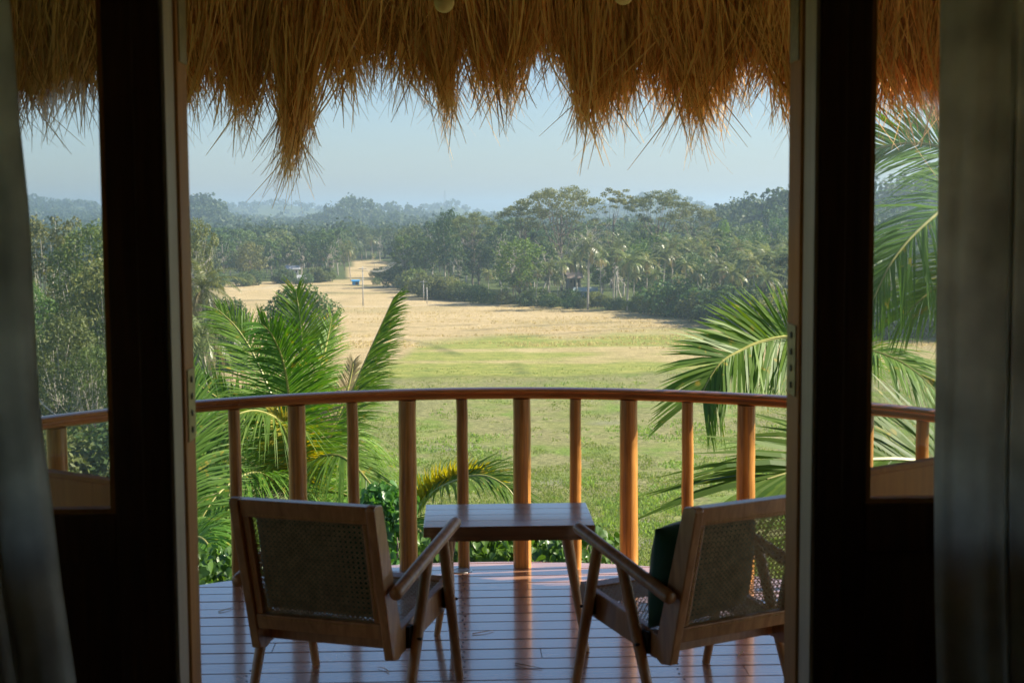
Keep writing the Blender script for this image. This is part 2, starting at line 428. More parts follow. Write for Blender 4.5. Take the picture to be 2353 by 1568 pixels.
# straw streaks inside the green paddy
stk = sstep(vnoise(GX/38+3, GY/9, 9) + 0.25*(vnoise(GX/6, GY/4, 8)-0.5), 0.66, 0.86)*lush*.8
dark = np.zeros_like(GX)
def pline(pts, w, amp):
    global dark, GZ
    W = [on_ground(*p)[:2] for p in pts]
    best = np.full(GX.shape, 1e9)
    for a, b in zip(W[:-1], W[1:]):
        ab = b-a; t = np.clip(((GX-a[0])*ab[0]+(GY-a[1])*ab[1])/(ab@ab), 0, 1)
        best = np.minimum(best, np.hypot(GX-a[0]-t*ab[0], GY-a[1]-t*ab[1]))
    g = np.exp(-(best/w)**2)
    dark = np.maximum(dark, amp*g*(0.5+vnoise(GX/4, GY/4, 12)))
    GZ = GZ + 0.35*g*min(1, abs(amp))
pline([(760, 925), (900, 872), (1050, 866), (1290, 868), (1500, 857), (1650, 848), (2000, 852), (2300, 862)], 1.6, 0.4)
pline([(1180, 776), (1330, 764), (1500, 752), (1640, 764)], 1.0, 0.5)
pline([(1080, 760), (1180, 752), (1330, 744), (1500, 737)], 1.2, 0.5)
pline([(880, 770), (990, 792), (1050, 815)], 1.0, 0.4)
pline([(830, 745), (960, 752), (1090, 745)], 1.0, 0.35)
pline([(640, 657), (760, 656), (920, 657)], 3.0, 1.0)
pline([(690, 672), (930, 675), (1000, 686)], 2.2, 0.6)
pline([(810, 622), (905, 624)], 3.0, 0.6)
pline([(810, 640), (910, 642)], 3.5, 0.7)
pline([(560, 690), (700, 690)], 2.5, 0.5)
pline([(1185, 835), (1205, 860)], 1.0, 0.4)
path = np.zeros_like(GX)
def pathline(pts, w):
    global path
    W = [on_ground(*p)[:2] for p in pts]
    best = np.full(GX.shape, 1e9)
    for a, b in zip(W[:-1], W[1:]):
        ab = b-a; t = np.clip(((GX-a[0])*ab[0]+(GY-a[1])*ab[1])/(ab@ab), 0, 1)
        best = np.minimum(best, np.hypot(GX-a[0]-t*ab[0], GY-a[1]-t*ab[1]))
    path = np.maximum(path, np.exp(-(best/w)**2))
pathline([(700, 704), (900, 704), (1010, 699), (1090, 694)], 1.3)
pathline([(500, 668), (610, 662), (640, 655)], 1.6)
mud = np.zeros_like(GX)
for px, py, a, b in [(1415, 1205, 3.2, 0.8), (1470, 1204, 2.4, 0.7), (1510, 1208, 2.8, 0.7), (1530, 1246, 2.2, 0.6), (1395, 970, 2.0, 0.5), (1040, 1030, 2.6, 0.6), (1300, 1105, 2.5, 0.5)]:
    c = on_ground(px, py); mud = np.maximum(mud, np.exp(-((GX-c[0])/a)**4 - ((GY-c[1])/b/2)**4)*(0.6+0.4*(py > 1150)))
mud *= 0.4+0.9*vnoise(GX/1.4, GY/0.9, 17)
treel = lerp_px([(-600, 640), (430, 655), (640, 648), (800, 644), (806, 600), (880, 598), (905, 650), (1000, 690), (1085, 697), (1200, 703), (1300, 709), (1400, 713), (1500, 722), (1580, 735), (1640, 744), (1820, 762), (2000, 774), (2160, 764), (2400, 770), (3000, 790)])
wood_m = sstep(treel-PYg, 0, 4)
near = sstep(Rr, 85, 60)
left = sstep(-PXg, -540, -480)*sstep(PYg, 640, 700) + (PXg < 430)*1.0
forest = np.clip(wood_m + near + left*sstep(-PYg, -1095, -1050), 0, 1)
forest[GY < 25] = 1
na = len(angs)
idx = np.arange(GX.size).reshape(GX.shape)
FQ = np.stack([idx[:-1, :-1], idx[:-1, 1:], idx[1:, 1:], idx[1:, :-1]], -1).reshape(-1, 4)
wrap = np.stack([idx[:-1, -1], idx[:-1, 0], idx[1:, 0], idx[1:, -1]], -1)
FQ = np.vstack([FQ, wrap])
GV = np.stack([GX, GY, GZ], -1).reshape(-1, 3)
# close the middle under the house
c0 = len(GV)
GV = np.vstack([GV, [[0, 0, float(GZ[0].mean())]]])
me = new_mesh('ground', GV, FQ[:, ::-1].copy(), smooth=True)
bmv = [(int(idx[0, i]), int(idx[0, (i+1) % na]), c0) for i in range(na)]
for nm, arr in (('straw', straw*(1-stk)+stk), ('lush', lush), ('dark', dark), ('path', path), ('mud', mud), ('forest', forest)):
    at = me.attributes.new(nm, 'FLOAT', 'POINT')
    at.data.foreach_set('value', np.append(np.clip(arr, 0, 1).ravel(), 0.0).astype(np.float32))
def groundmat():
    m, nt, b = nodemat('field_ground')
    N, L = nt.nodes.new, nt.links.new
    def attr(n): a = N('ShaderNodeAttribute'); a.attribute_name = n; return a.outputs['Fac']
    tc = N('ShaderNodeTexCoord')
    def noise(sc, det=6, rough=0.6, sx=1, sy=1):
        mp = N('ShaderNodeMapping'); mp.inputs['Scale'].default_value = (sx, sy, 1)
        L(tc.outputs['Object'], mp.inputs['Vector'])
        n = N('ShaderNodeTexNoise'); n.inputs['Scale'].default_value = sc; n.inputs['Detail'].default_value = det; n.inputs['Roughness'].default_value = rough
        L(mp.outputs[0], n.inputs['Vector']); return n.outputs['Fac']
    def ramp(f, stops):
        r = N('ShaderNodeValToRGB'); e = r.color_ramp.elements
        while len(e) < len(stops): e.new(0.5)
        for k, (p, c) in enumerate(stops): e[k].position = p; e[k].color = (*c, 1)
        L(f, r.inputs['Fac']); return r.outputs['Color']
    def mix(f, a, c):
        x = N('ShaderNodeMix'); x.data_type = 'RGBA'; L(f, x.inputs['Factor'])
        for s, v in ((6, a), (7, c)):
            if isinstance(v, tuple): x.inputs[s].default_value = (*v, 1)
            else: L(v, x.inputs[s])
        return x.outputs[2]
    nb = noise(0.045, 8, 0.62); nm = noise(0.35, 8, 0.65, 1, 1.8); nf = noise(1.6, 6, 0.7, 1, 1.5)
    marsh = ramp(nm, [(0.34, (0.10, 0.13, 0.035)), (0.46, (0.20, 0.24, 0.065)), (0.56, (0.29, 0.31, 0.10)), (0.68, (0.37, 0.34, 0.18))])
    marsh2 = ramp(nb, [(0.35, (0.15, 0.23, 0.05)), (0.55, (0.28, 0.30, 0.095)), (0.72, (0.33, 0.29, 0.16))])
    hm = N('ShaderNodeMix'); hm.data_type = 'RGBA'; hm.inputs['Factor'].default_value = 0.5; L(marsh, hm.inputs[6]); L(marsh2, hm.inputs[7])
    c = hm.outputs[2]
    npch = noise(0.11, 5, 0.55, 1, 1.3)
    pm_ = ramp(npch, [(0.40, (0, 0, 0)), (0.56, (1, 1, 1))])
    olive = ramp(nf, [(0.35, (0.17, 0.16, 0.075)), (0.55, (0.30, 0.27, 0.14)), (0.7, (0.38, 0.36, 0.20))])
    hx = N('ShaderNodeMix'); hx.data_type = 'RGBA'; mpf = N('ShaderNodeMath'); mpf.operation = 'MULTIPLY'; mpf.inputs[1].default_value = 0.6
    L(pm_, mpf.inputs[0]); L(mpf.outputs[0], hx.inputs['Factor']); L(c, hx.inputs[6]); L(olive, hx.inputs[7])
    npg = noise(0.16, 4, 0.6, 1, 0.8)
    pg_ = ramp(npg, [(0.55, (0, 0, 0)), (0.66, (1, 1, 1))])
    c = mix(pg_, hx.outputs[2], (0.19, 0.27, 0.055))
    lushc = ramp(nm, [(0.3, (0.17, 0.24, 0.05)), (0.5, (0.29, 0.32, 0.075)), (0.7, (0.42, 0.40, 0.12))])
    c = mix(attr('lush'), c, lushc)
    strawc = ramp(nm, [(0.30, (0.27, 0.22, 0.11)), (0.44, (0.46, 0.36, 0.19)), (0.56, (0.55, 0.44, 0.25)), (0.70, (0.62, 0.51, 0.31))])
    st2 = ramp(nb, [(0.34, (0.36, 0.31, 0.14)), (0.48, (0.52, 0.40, 0.205)), (0.66, (0.64, 0.51, 0.29))])
    sm_ = N('ShaderNodeMix'); sm_.data_type = 'RGBA'; sm_.inputs['Factor'].default_value = 0.5; L(strawc, sm_.inputs[6]); L(st2, sm_.inputs[7])
    wv = N('ShaderNodeTexWave'); wv.wave_type = 'BANDS'; wv.bands_direction = 'Y'; wv.inputs['Scale'].default_value = 0.11; wv.inputs['Distortion'].default_value = 5.0; wv.inputs['Detail'].default_value = 4; wv.inputs['Detail Scale'].default_value = 0.6
    mpw = N('ShaderNodeMapping'); mpw.inputs['Rotation'].default_value = (0, 0, 0.35); L(tc.outputs['Object'], mpw.inputs['Vector']); L(mpw.outputs[0], wv.inputs['Vector'])
    fu = ramp(wv.outputs['Fac'], [(0.0, (0.74, 0.73, 0.68)), (0.35, (1, 1, 1)), (1.0, (1.05, 1.05, 1.05))])
    fm = N('ShaderNodeMix'); fm.data_type = 'RGBA'; fm.blend_type = 'MULTIPLY'; fm.inputs['Factor'].default_value = 0.8; L(sm_.outputs[2], fm.inputs[6]); L(fu, fm.inputs[7])
    c = mix(attr('straw'), c, fm.outputs[2])
    c = mix(attr('dark'), c, (0.075, 0.095, 0.035))
    c = mix(attr('path'), c, (0.55, 0.46, 0.30))
    c = mix(attr('mud'), c, (0.33, 0.31, 0.27))
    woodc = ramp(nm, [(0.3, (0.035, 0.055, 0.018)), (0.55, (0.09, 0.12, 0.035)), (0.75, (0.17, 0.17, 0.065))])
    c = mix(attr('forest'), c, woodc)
    hs = N('ShaderNodeHueSaturation'); mr = N('ShaderNodeMapRange'); mr.inputs['From Min'].default_value = 0.25; mr.inputs['From Max'].default_value = 0.75; mr.inputs['To Min'].default_value = 0.58; mr.inputs['To Max'].default_value = 1.32
    L(nf, mr.inputs['Value']); L(mr.outputs[0], hs.inputs['Value']); L(c, hs.inputs['Color'])
    L(hs.outputs[0], b.inputs['Base Color']); b.inputs['Roughness'].default_value = 0.9; b.inputs['Specular IOR Level'].default_value = 0.1
    bp = N('ShaderNodeBump'); bp.inputs['Strength'].default_value = 0.9; bp.inputs['Distance'].default_value = 0.5
    L(nf, bp.inputs['Height']); L(bp.outputs[0], b.inputs['Normal'])
    return m
ground = obj('ground', me, groundmat(), kind='structure')
hub = obj('hilltop_ground', new_mesh('hilltop_ground', np.vstack([GV[idx[0]], GV[c0]]), [(i, (i+1) % na, na) for i in range(na)]), MATS['field_ground'], kind='structure')

# ------------------------------------------------------------------ plants: geometry generators
def frond_geo(path3, nleaf, llen, lw, ang0=72, ang1=24, raise_=0.25, droop=0.25, seg=3, roll=0.0, jit=0.08, start=0.12, seed=0, up=None, lprof=None):
    """leaflets along a rachis; returns V (n,3), F quads"""
    g = np.random.default_rng(seed)
    P = np.asarray(path3, float)
    d = np.vstack([[0], np.cumsum(np.linalg.norm(np.diff(P, axis=0), axis=1))[:, None]]).ravel() if False else np.concatenate([[0], np.cumsum(np.linalg.norm(np.diff(P, axis=0), axis=1))])
    s = np.linspace(start, 0.995, nleaf)*d[-1]
    C = np.stack([np.interp(s, d, P[:, k]) for k in range(3)], 1)
    Tn = np.gradient(P, d, axis=0); Tn /= np.linalg.norm(Tn, axis=1, keepdims=True)
    T = np.stack([np.interp(s, d, Tn[:, k]) for k in range(3)], 1); T /= np.linalg.norm(T, axis=1, keepdims=True)
    U0 = np.array([0, 0, 1.0]) if up is None else np.asarray(up, float)
    U = U0 - T*(T@U0)[:, None]; U /= np.maximum(np.linalg.norm(U, axis=1, keepdims=True), 1e-6)
    Sd = np.cross(T, U)
    if roll:
        c, sn = math.cos(roll), math.sin(roll)
        U, Sd = U*c + Sd*sn, Sd*c - U*sn
    t = np.linspace(0, 1, nleaf)
    prof = np.interp(t, [0, .12, .4, .75, 1], [.55, .85, 1, .8, .42] if lprof is None else lprof)
    VV, FF = [], []
    off = 0
    for side in (-1, 1):
        a = np.radians(np.interp(t, [0, 1], [ang0, ang1]) + g.normal(0, 4, nleaf))
        ra = raise_ + g.normal(0, jit, nleaf)
        dirv = T*np.cos(a)[:, None] + (Sd*side*np.cos(ra)[:, None] + U*np.sin(ra)[:, None])*np.sin(a)[:, None]
        Lh = llen*prof*g.uniform(0.88, 1.08, nleaf)
        nrm = U*np.cos(ra)[:, None] - Sd*side*np.sin(ra)[:, None] + g.normal(0, .25, (nleaf, 3))
        wv = np.cross(dirv, nrm); wv /= np.linalg.norm(wv, axis=1, keepdims=True)
        dr = droop*g.uniform(.6, 1.5, nleaf)
        rows = []
        for k in range(seg+1):
            u = k/seg
            p = C + dirv*(Lh*u)[:, None]
            p[:, 2] -= dr*Lh*u*u
            w = lw*prof**.4*(0.55+0.45*min(1, u*6) if u < .2 else 1.0)*(1-u**2.2*0.93)
            rows.append((p - wv*(w/2)[:, None], p + wv*(w/2)[:, None]))
        V = np.stack([np.stack(r, 1) for r in rows], 1)     # nleaf, seg+1, 2, 3
        n = nleaf
        base = np.arange(n)[:, None]*(2*(seg+1))
        ks = np.arange(seg)[None]*2
        q = np.stack([base+ks, base+ks+1, base+ks+3, base+ks+2], -1).reshape(-1, 4) + off
        VV.append(V.reshape(-1, 3)); FF.append(q); off += V.size//3
    return np.vstack(VV), np.vstack(FF)

def tube_np(P, r0, r1, seg=5):
    mb = MB(); P = [tuple(p) for p in P]
    mb.tube(P, list(np.linspace(r0, r1, len(P))), seg)
    return mb

def leaf_cloud(centers, radii, n, size, g, flat=0.35, upbias=0.6, squash=0.8, aspect=0.6):
    """n leaf quads spread through a set of clumps"""
    centers = np.asarray(centers, float); radii = np.asarray(radii, float)
    w = radii**2; k = g.choice(len(centers), n, p=w/w.sum())
    dirs = g.normal(size=(n, 3)); dirs /= np.linalg.norm(dirs, axis=1, keepdims=True)
    rr = radii[k]*g.uniform(0.25, 1, n)**0.45
    P = centers[k] + dirs*rr[:, None]*np.array([1, 1, squash])
    nr = dirs*0.7 + g.normal(size=(n, 3))*0.55 + np.array([0, 0, upbias]); nr /= np.linalg.norm(nr, axis=1, keepdims=True)
    a = np.cross(nr, g.normal(size=(n, 3))); a /= np.linalg.norm(a, axis=1, keepdims=True); b = np.cross(nr, a)
    s = size*g.uniform(0.6, 1.35, n)[:, None]
    V = np.stack([P-a*s*.5, P+b*s*aspect*.5, P+a*s*.5, P-b*s*aspect*.5], 1)
    return V.reshape(-1, 3), np.arange(4*n).reshape(-1, 4)

PROTO = {}
def proto_tree(key, H, R, ncl, nleaf, lsize, crown_lo=0.35, form='round', seed=0, trunk_r=None, leaf=None, bark=None, squash=0.75, leafaspect=0.6, crm=1.0):
    g = np.random.default_rng(seed)
    tr = trunk_r or H*0.016
    mb = MB()
    lean = g.normal(0, 0.03*H, 2)
    top = np.array([lean[0], lean[1], H*(crown_lo + (0.30 if form != 'umbrella' else 0.28))])
    trunk = catmull([(0, 0, -0.6), (lean[0]*.2+g.normal(0, .1), lean[1]*.2, H*crown_lo*.5), (lean[0]*.6, lean[1]*.6, H*crown_lo), top], 9)
    mb.tube([tuple(p) for p in trunk], list(np.linspace(tr, tr*.45, 9)), 7)
    C, Rd = [], []
    for i in range(ncl):
        az = i*2.399963 + g.normal(0, .3)
        if form == 'round':
            u = (i+.5)/ncl; zz = H*(crown_lo + (1-crown_lo)*(0.08+0.84*u)); 
            env = math.sin(math.pi*(0.12+0.80*u))**0.75
            rad = R*env*g.uniform(.45, .92)
            cr = R*g.uniform(.26, .42)
        elif form == 'umbrella':
            rad = R*math.sqrt(g.uniform(0.02, 1))*.92; zz = H*(0.965 - 0.17*(rad/R)**2) + g.normal(0, .02*H)
            if i % 3 == 0: zz -= H*g.uniform(.06, .24); rad *= .85
            cr = R*g.uniform(.10, .19)
        elif form == 'open':
            u = (i+.5)/ncl; zz = H*(crown_lo + (1-crown_lo)*u); rad = R*g.uniform(.2, 1)*math.sin(math.pi*(0.15+.75*u))**.6; cr = R*g.uniform(.16, .28)
        c = np.array([top[0]*zz/H + rad*math.cos(az), top[1]*zz/H + rad*math.sin(az), zz])
        C.append(c); Rd.append(cr*crm)
        if i % {'round': 2, 'open': 1, 'umbrella': 4}[form] == 0:
            t0 = g.uniform(.45, 1)
            p0 = trunk[int(t0*8)]
            mid = (p0*.55 + c*.45) + np.array([0, 0, -0.06*H if form == 'umbrella' else 0.02*H]) + g.normal(0, .03*H, 3)
            br = catmull([p0, mid, c], 5)
            mb.tube([tuple(p) for p in br], list(np.linspace(tr*.40, tr*.08, 5)), 4)
    V, Fq = leaf_cloud(C, Rd, nleaf, lsize, g, squash=squash if form != 'umbrella' else .42, aspect=leafaspect)
    tm = mb.mesh(key+'_trunk', True); tm.materials.append(bark or M_BARK)
    cm = new_mesh(key+'_crown', V, Fq); cm.materials.append(leaf or M_LEAF)
    PROTO[key] = [('trunk', tm), ('crown', cm)]

def proto_bare(key, H, seed, mat):
    g = np.random.default_rng(seed); mb = MB()
    def grow(p, d, L, r, lev):
        n = 4; pts = [p]
        for i in range(n):
            d = d + g.normal(0, .16, 3) + np.array([0, 0, .06]); d /= np.linalg.norm(d)
            pts.append(pts[-1] + d*L/n)
        mb.tube([tuple(q) for q in pts], list(np.linspace(r, r*.55, n+1)), 5 if lev < 2 else 3, cap=False)
        if lev < 4:
            for k in range(3 if lev else 4):
                dd = d + g.normal(0, .62, 3); dd /= np.linalg.norm(dd)
                grow(pts[g.integers(2, n+1)], dd, L*g.uniform(.5, .78), r*.55, lev+1)
    grow(np.array([0, 0, -.5]), np.array([0, 0, 1.0]), H*.45, H*.014, 0)
    m = mb.mesh(key, True); m.materials.append(mat)
    PROTO[key] = [('branches', m)]

def proto_palm(key, H, seed, nf=24, fl=5.0, nl=40, dry=0.12, lean=None):
    g = np.random.default_rng(seed)
    lx = g.normal(0, .10*H) if lean is None else lean; ly = g.normal(0, .05*H)
    tp = catmull([(0, 0, -.6), (lx*.25, ly*.25, H*.35), (lx*.7, ly*.7, H*.72), (lx, ly, H)], 10)
    mb = MB(); mb.tube([tuple(p) for p in tp], list(np.concatenate([[.26], np.linspace(.22, .15, 9)])), 7)
    tm = mb.mesh(key+'_trunk', True); tm.materials.append(M_BARK_PALE)
    VV, FF, MI = [], [], []; off = 0
    top = tp[-1]
    for i in range(nf):
        az = i*2.399963 + g.normal(0, .15)
        u = i/(nf-1)                    # 0 young upright .. 1 old hanging
        el = math.radians(80 - 105*u + g.normal(0, 6))
        L = fl*g.uniform(.88, 1.08)*(0.8 + .3*math.sin(math.pi*min(1, u+.2)))
        h = np.array([math.cos(az), math.sin(az), 0])
        pts = [top]
        e = el
        for k in range(6):
            pts.append(pts[-1] + (h*math.cos(e) + np.array([0, 0, math.sin(e)]))*L/6)
            e -= math.radians(8 + 7*u + (5 if e > 0 else 2))
            e = max(e, math.radians(-86))
        rp = catmull(pts, 12)
        V, Fq = frond_geo(rp, nl, .95, .10, raise_=.05-.4*u, droop=.35, seg=2, seed=seed*100+i)
        isd = (u > 1-dry)
        mbr = MB(); mbr.tube([tuple(p) for p in rp], list(np.linspace(.05, .012, 12)), 3, cap=False)
        Vr = np.array(mbr.v); Fr = np.array(mbr.f)
        VV += [V, Vr]; FF += [Fq+off, Fr+off+len(V)]; MI += [np.full(len(Fq)+len(Fr), 1 if isd else 0)]
        off += len(V)+len(Vr)
    cm = new_mesh(key+'_crown', np.vstack(VV), np.vstack(FF))
    cm.materials.append(M_FARPALM); cm.materials.append(M_FARPALM_DRY)
    cm.polygons.foreach_set('material_index', np.concatenate(MI).astype(np.int32))
    # nuts and old sheaths at the crown's heart
    PROTO[key] = [('trunk', tm), ('crown', cm)]

proto_tree('broad_a', 16, 5.6, 26, 2600, .62, .30, seed=1, leaf=M_LEAF)
proto_tree('broad_b', 18, 6.0, 30, 3000, .66, .28, seed=2, leaf=M_LEAF_D)
proto_tree('broad_c', 13, 5.0, 22, 2200, .58, .25, seed=3, leaf=M_LEAF_O)
proto_tree('broad_d', 15, 4.6, 24, 2200, .60, .35, 'open', seed=4, leaf=M_LEAF, bark=M_BARK_PALE)
proto_tree('broad_e', 20, 5.2, 30, 2400, .62, .38, 'open', seed=5, leaf=M_LEAF_D, bark=M_BARK_PALE)
proto_tree('bright', 17, 6.2, 30, 3400, .60, .22, seed=6, leaf=M_LEAF_G)
proto_tree('umbrella_a', 30, 13, 120, 9000, .50, .45, 'umbrella', seed=7, leaf=M_LEAF_O, bark=M_BARK, trunk_r=.42)
proto_tree('umbrella_b', 29, 10, 90, 6500, .50, .45, 'umbrella', seed=8, leaf=M_LEAF_O, bark=M_BARK, trunk_r=.38)
proto_tree('umbrella_c', 27, 6.5, 46, 2400, .48, .45, 'umbrella', seed=9, leaf=M_LEAF_O, bark=M_BARK, trunk_r=.30)
proto_tree('bush_a', 4.6, 3.4, 20, 1700, .46, .06, seed=10, leaf=M_LEAF)
proto_tree('bush_b', 3.8, 3.2, 18, 1500, .42, .05, seed=11, leaf=M_LEAF_D)
proto_tree('bush_c', 6.2, 4.4, 24, 2300, .50, .06, seed=12, leaf=M_LEAF_O)
proto_tree('slope_a', 24, 8.5, 95, 10500, .50, .12, seed=13, crm=.62, leaf=M_LEAF, bark=M_BARK_PALE)
proto_tree('slope_b', 20, 7.5, 80, 8000, .48, .12, 'open', seed=14, crm=.8, leaf=M_LEAF_O, bark=M_BARK_PALE)
proto_tree('slope_c', 17, 7.0, 85, 8500, .44, .08, seed=15, crm=.62, leaf=M_LEAF_O, bark=M_BARK_PALE)
proto_tree('field_tree', 11, 5.4, 40, 9500, .46, .10, seed=16, leaf=M_LEAF_D, bark=M_BARK)
proto_bare('bare_a', 17, 21, M_BARK_PALE)
proto_bare('bare_b', 14, 22, M_BARK_PALE)
proto_palm('palm_a', 13, 31)
proto_palm('palm_b', 15, 32, nf=24, dry=.1)
proto_palm('palm_c', 10, 33, nf=26, dry=.14)
proto_palm('palm_d', 16, 34, nf=20, dry=.28)

NAME = dict(broad='broadleaf_tree', bright='broadleaf_tree', umbrella='umbrella_tree', bush='bush', field='broadleaf_tree', slope='broadleaf_tree', bare='bare_tree', palm='coconut_palm')
def plant(key, x, y, label, cat, group=None, h=None, rz=None, sxy=None, dz=0.0, z=None):
    H0 = dict(broad_a=16, broad_b=18, broad_c=13, broad_d=15, broad_e=20, bright=17, umbrella_a=30, umbrella_b=29, umbrella_c=27, bush_a=4.6, bush_b=3.8, bush_c=6.2,
              slope_a=24, slope_b=20, slope_c=17, field_tree=11, bare_a=17, bare_b=14, palm_a=17, palm_b=19, palm_c=14, palm_d=20)[key]
    s = 1.0 if h is None else h/H0
    r = empty(NAME[key.split('_')[0]], (x, y, (gz(x, y) if z is None else z)+dz), rng.uniform(0, 6.28) if rz is None else rz, (s*(sxy or 1), s*(sxy or 1), s))
    tag(r, label, cat, group)
    for nm, m in PROTO[key]:
        obj(nm, m, None, r)
    return r
def plant_px(key, px, D, label, cat, group=None, ytop=None, h=None, **k):
    """stand a plant on the ground at distance D in the direction of picture column px; ytop sets its height"""
    d = rayd(px, 600); d = d/math.hypot(d[0], d[1])
    x, y = d[0]*D, d[1]*D
    if ytop is not None:
        zt = HC + D*math.tan(math.atan((CYP-ytop)/FPX) - PITCH + (px-CXP)/FPX*(-ROLL))
        h = max(1.5, zt - gz(x, y))
    return plant(key, x, y, label, cat, group, h=h, **k)
def dist_row(py):
    return (HC-ZF)/math.tan(PITCH + math.atan((py-CYP)/FPX))
TL = [(905, 652), (920, 665), (1000, 690), (1085, 698), (1200, 704), (1300, 710), (1400, 714), (1500, 723), (1580, 736), (1640, 745), (1820, 764), (2000, 776), (2160, 768), (2400, 775), (2700, 790)]
def tl_D(px):
    a = np.array(TL, float); return dist_row(np.interp(px, a[:, 0], a[:, 1]) + (px-CXP)*0.0063)

# ---------------- right-hand wood beyond the field
ZONES = [(985, 'at the left corner of the right wood'), (1120, 'left of the bright green round tree'), (1255, 'around the bright green round tree'), (1390, 'above the teal-roofed house'),
         (1530, 'below the second umbrella tree'), (1670, 'near the small white building'), (1830, 'left of the right door frame'), (1985, 'behind the right door frame'), (9999, 'in the right window pane')]
def zone(px):
    for a, t in ZONES:
        if px < a: return t
ORD = ['first', 'second', 'third', 'fourth', 'fifth', 'sixth', 'seventh', 'eighth', 'ninth', 'tenth', 'eleventh', 'twelfth', 'thirteenth', 'fourteenth', 'fifteenth']
def ordinals(pxs):
    zs = [zone(p) for p in pxs]; out = [None]*len(pxs)
    for t in set(zs):
        ii = sorted([i for i, z in enumerate(zs) if z == t], key=lambda i: pxs[i])
        for k, i in enumerate(ii): out[i] = (ORD[min(k, 14)], t)
    return out
G_R = 'trees of the wood beyond the right side of the field'
L_R = {'broad_a': 'mid green broadleaf tree', 'broad_b': 'dark green broadleaf tree', 'broad_c': 'olive green broadleaf tree', 'broad_d': 'loose pale-trunked tree', 'broad_e': 'tall loose dark tree'}
keys = list(L_R)
KN = dict(a='mid green', b='dark', c='olive', d='loose', e='tall')
for i in range(150):
    px = 925 + (2330-925)*((i*0.61803)%1)
    back = (i/150)**0.8*260
    D = tl_D(px) + 12 + back + rng.uniform(-4, 8)
    k = keys[rng.integers(0, 5)]
    h = {'broad_a': 13, 'broad_b': 14, 'broad_c': 11, 'broad_d': 13, 'broad_e': 15}[k]*rng.uniform(.8, 1.2)*(1.0 + .16*min(1, back/120))
    if px > 1780: h *= 1.05
    row_ = 'front row' if back < 60 else 'middle rows' if back < 140 else 'back rows'
    plant_px(k, px, D, L_R[k]+' in the '+row_+' '+zone(px), 'tree', ' '.join([KN[k[-1]], 'trees', row_, zone(px)]), h=h, sxy=rng.uniform(.95, 1.25))
# umbrella trees on the skyline
plant_px('umbrella_a', 1290, 395, 'widest flat-topped umbrella tree rising above the wood skyline', 'tree', ytop=428, rz=.4)
plant_px('umbrella_b', 1500, 400, 'flat-topped umbrella tree right of the widest one on the skyline', 'tree', ytop=441, rz=1.9)
plant_px('umbrella_c', 1405, 405, 'slim airy umbrella tree between the two flat-topped ones on the skyline', 'tree', ytop=432, rz=2.6)
plant_px('umbrella_b', 1205, 400, 'lower umbrella tree at the left end of the skyline group', 'tree', ytop=462, rz=3.9)
plant_px('umbrella_b', 1085, 410, 'low spreading umbrella tree above the left end of the wood', 'tree', ytop=486, rz=.9)
plant_px('umbrella_b', 1600, 420, 'low umbrella tree beside the hill at the right of the skyline', 'tree', ytop=474, rz=5.0)
plant_px('broad_b', 1030, 420, 'small pointed tree poking above the wood below the mast hill', 'tree', ytop=472, sxy=.55)
plant_px('bright', 1195, 338, 'bright green round tree among the palms left of the umbrella trees', 'tree', ytop=545, sxy=1.15, rz=1.0)
plant_px('bright', 1472, 335, 'yellow-green leafy tree in the middle of the palm grove', 'tree', ytop=560, sxy=.9, rz=2.0)
plant_px('bright', 1665, 395, 'narrow yellow-green tree standing high in the wood at right', 'tree', ytop=508, sxy=.32, rz=3.0)
for px, D, yt, k, lb in [(1165, 345, 520, 'bare_a', 'grey leafless tree behind the bright green round tree'), (1245, 372, 505, 'bare_b', 'grey leafless tree under the widest umbrella tree'),
                      (1430, 352, 560, 'bare_b', 'grey leafless tree beside the yellow-green tree in the palm grove'), (1600, 320, 640, 'bare_a', 'pale leafless tree at the field edge near the white wall'),
                      (1760, 350, 560, 'bare_b', 'pale leafless tree high on the right of the wood'), (1380, 385, 480, 'bare_a', 'thin leafless tree between the umbrella trees')]:
    plant_px(k, px, D, lb, 'tree', ytop=yt)
# palm grove in front of the wood
G_P = 'coconut palms of the grove along the far right edge of the field'
pal = [(1350, 540, 0), (1408, 566, 6), (1440, 578, 3), (1230, 625, 2), (1262, 605, 8), (1300, 600, 6), (1325, 575, 14), (1380, 585, 10), (1485, 590, 8), (1520, 570, 14), (1545, 545, 25),
       (1570, 600, 10), (1600, 580, 20), (1625, 560, 25), (1650, 595, 14), (1700, 555, 30), (1715, 580, 16), (1740, 590, 10), (1770, 565, 20), (1795, 580, 14), (1120, 625, 6), (1150, 600, 20),
       (1185, 640, 3), (1210, 650, 1), (1280, 640, 4), (1610, 620, 8), (1680, 610, 8), (1560, 640, 4), (1505, 625, 5), (1455, 630, 3), (1840, 575, 16), (1880, 590, 10), (1930, 570, 20), (1990, 585, 14),
       (2040, 600, 10), (2090, 590, 16), (2140, 605, 8), (2200, 590, 12), (1755, 620, 6), (1640, 540, 40), (1590, 545, 34), (1415, 545, 30)]
po = ordinals([p[0] for p in pal])
for i, (px, yt, b) in enumerate(pal):
    plant_px(['palm_a', 'palm_b', 'palm_c', 'palm_d'][i % 4], px, tl_D(px)+3+b*1.6, po[i][0]+' coconut palm from the left in the grove '+po[i][1], 'palm', G_P, ytop=yt-16)
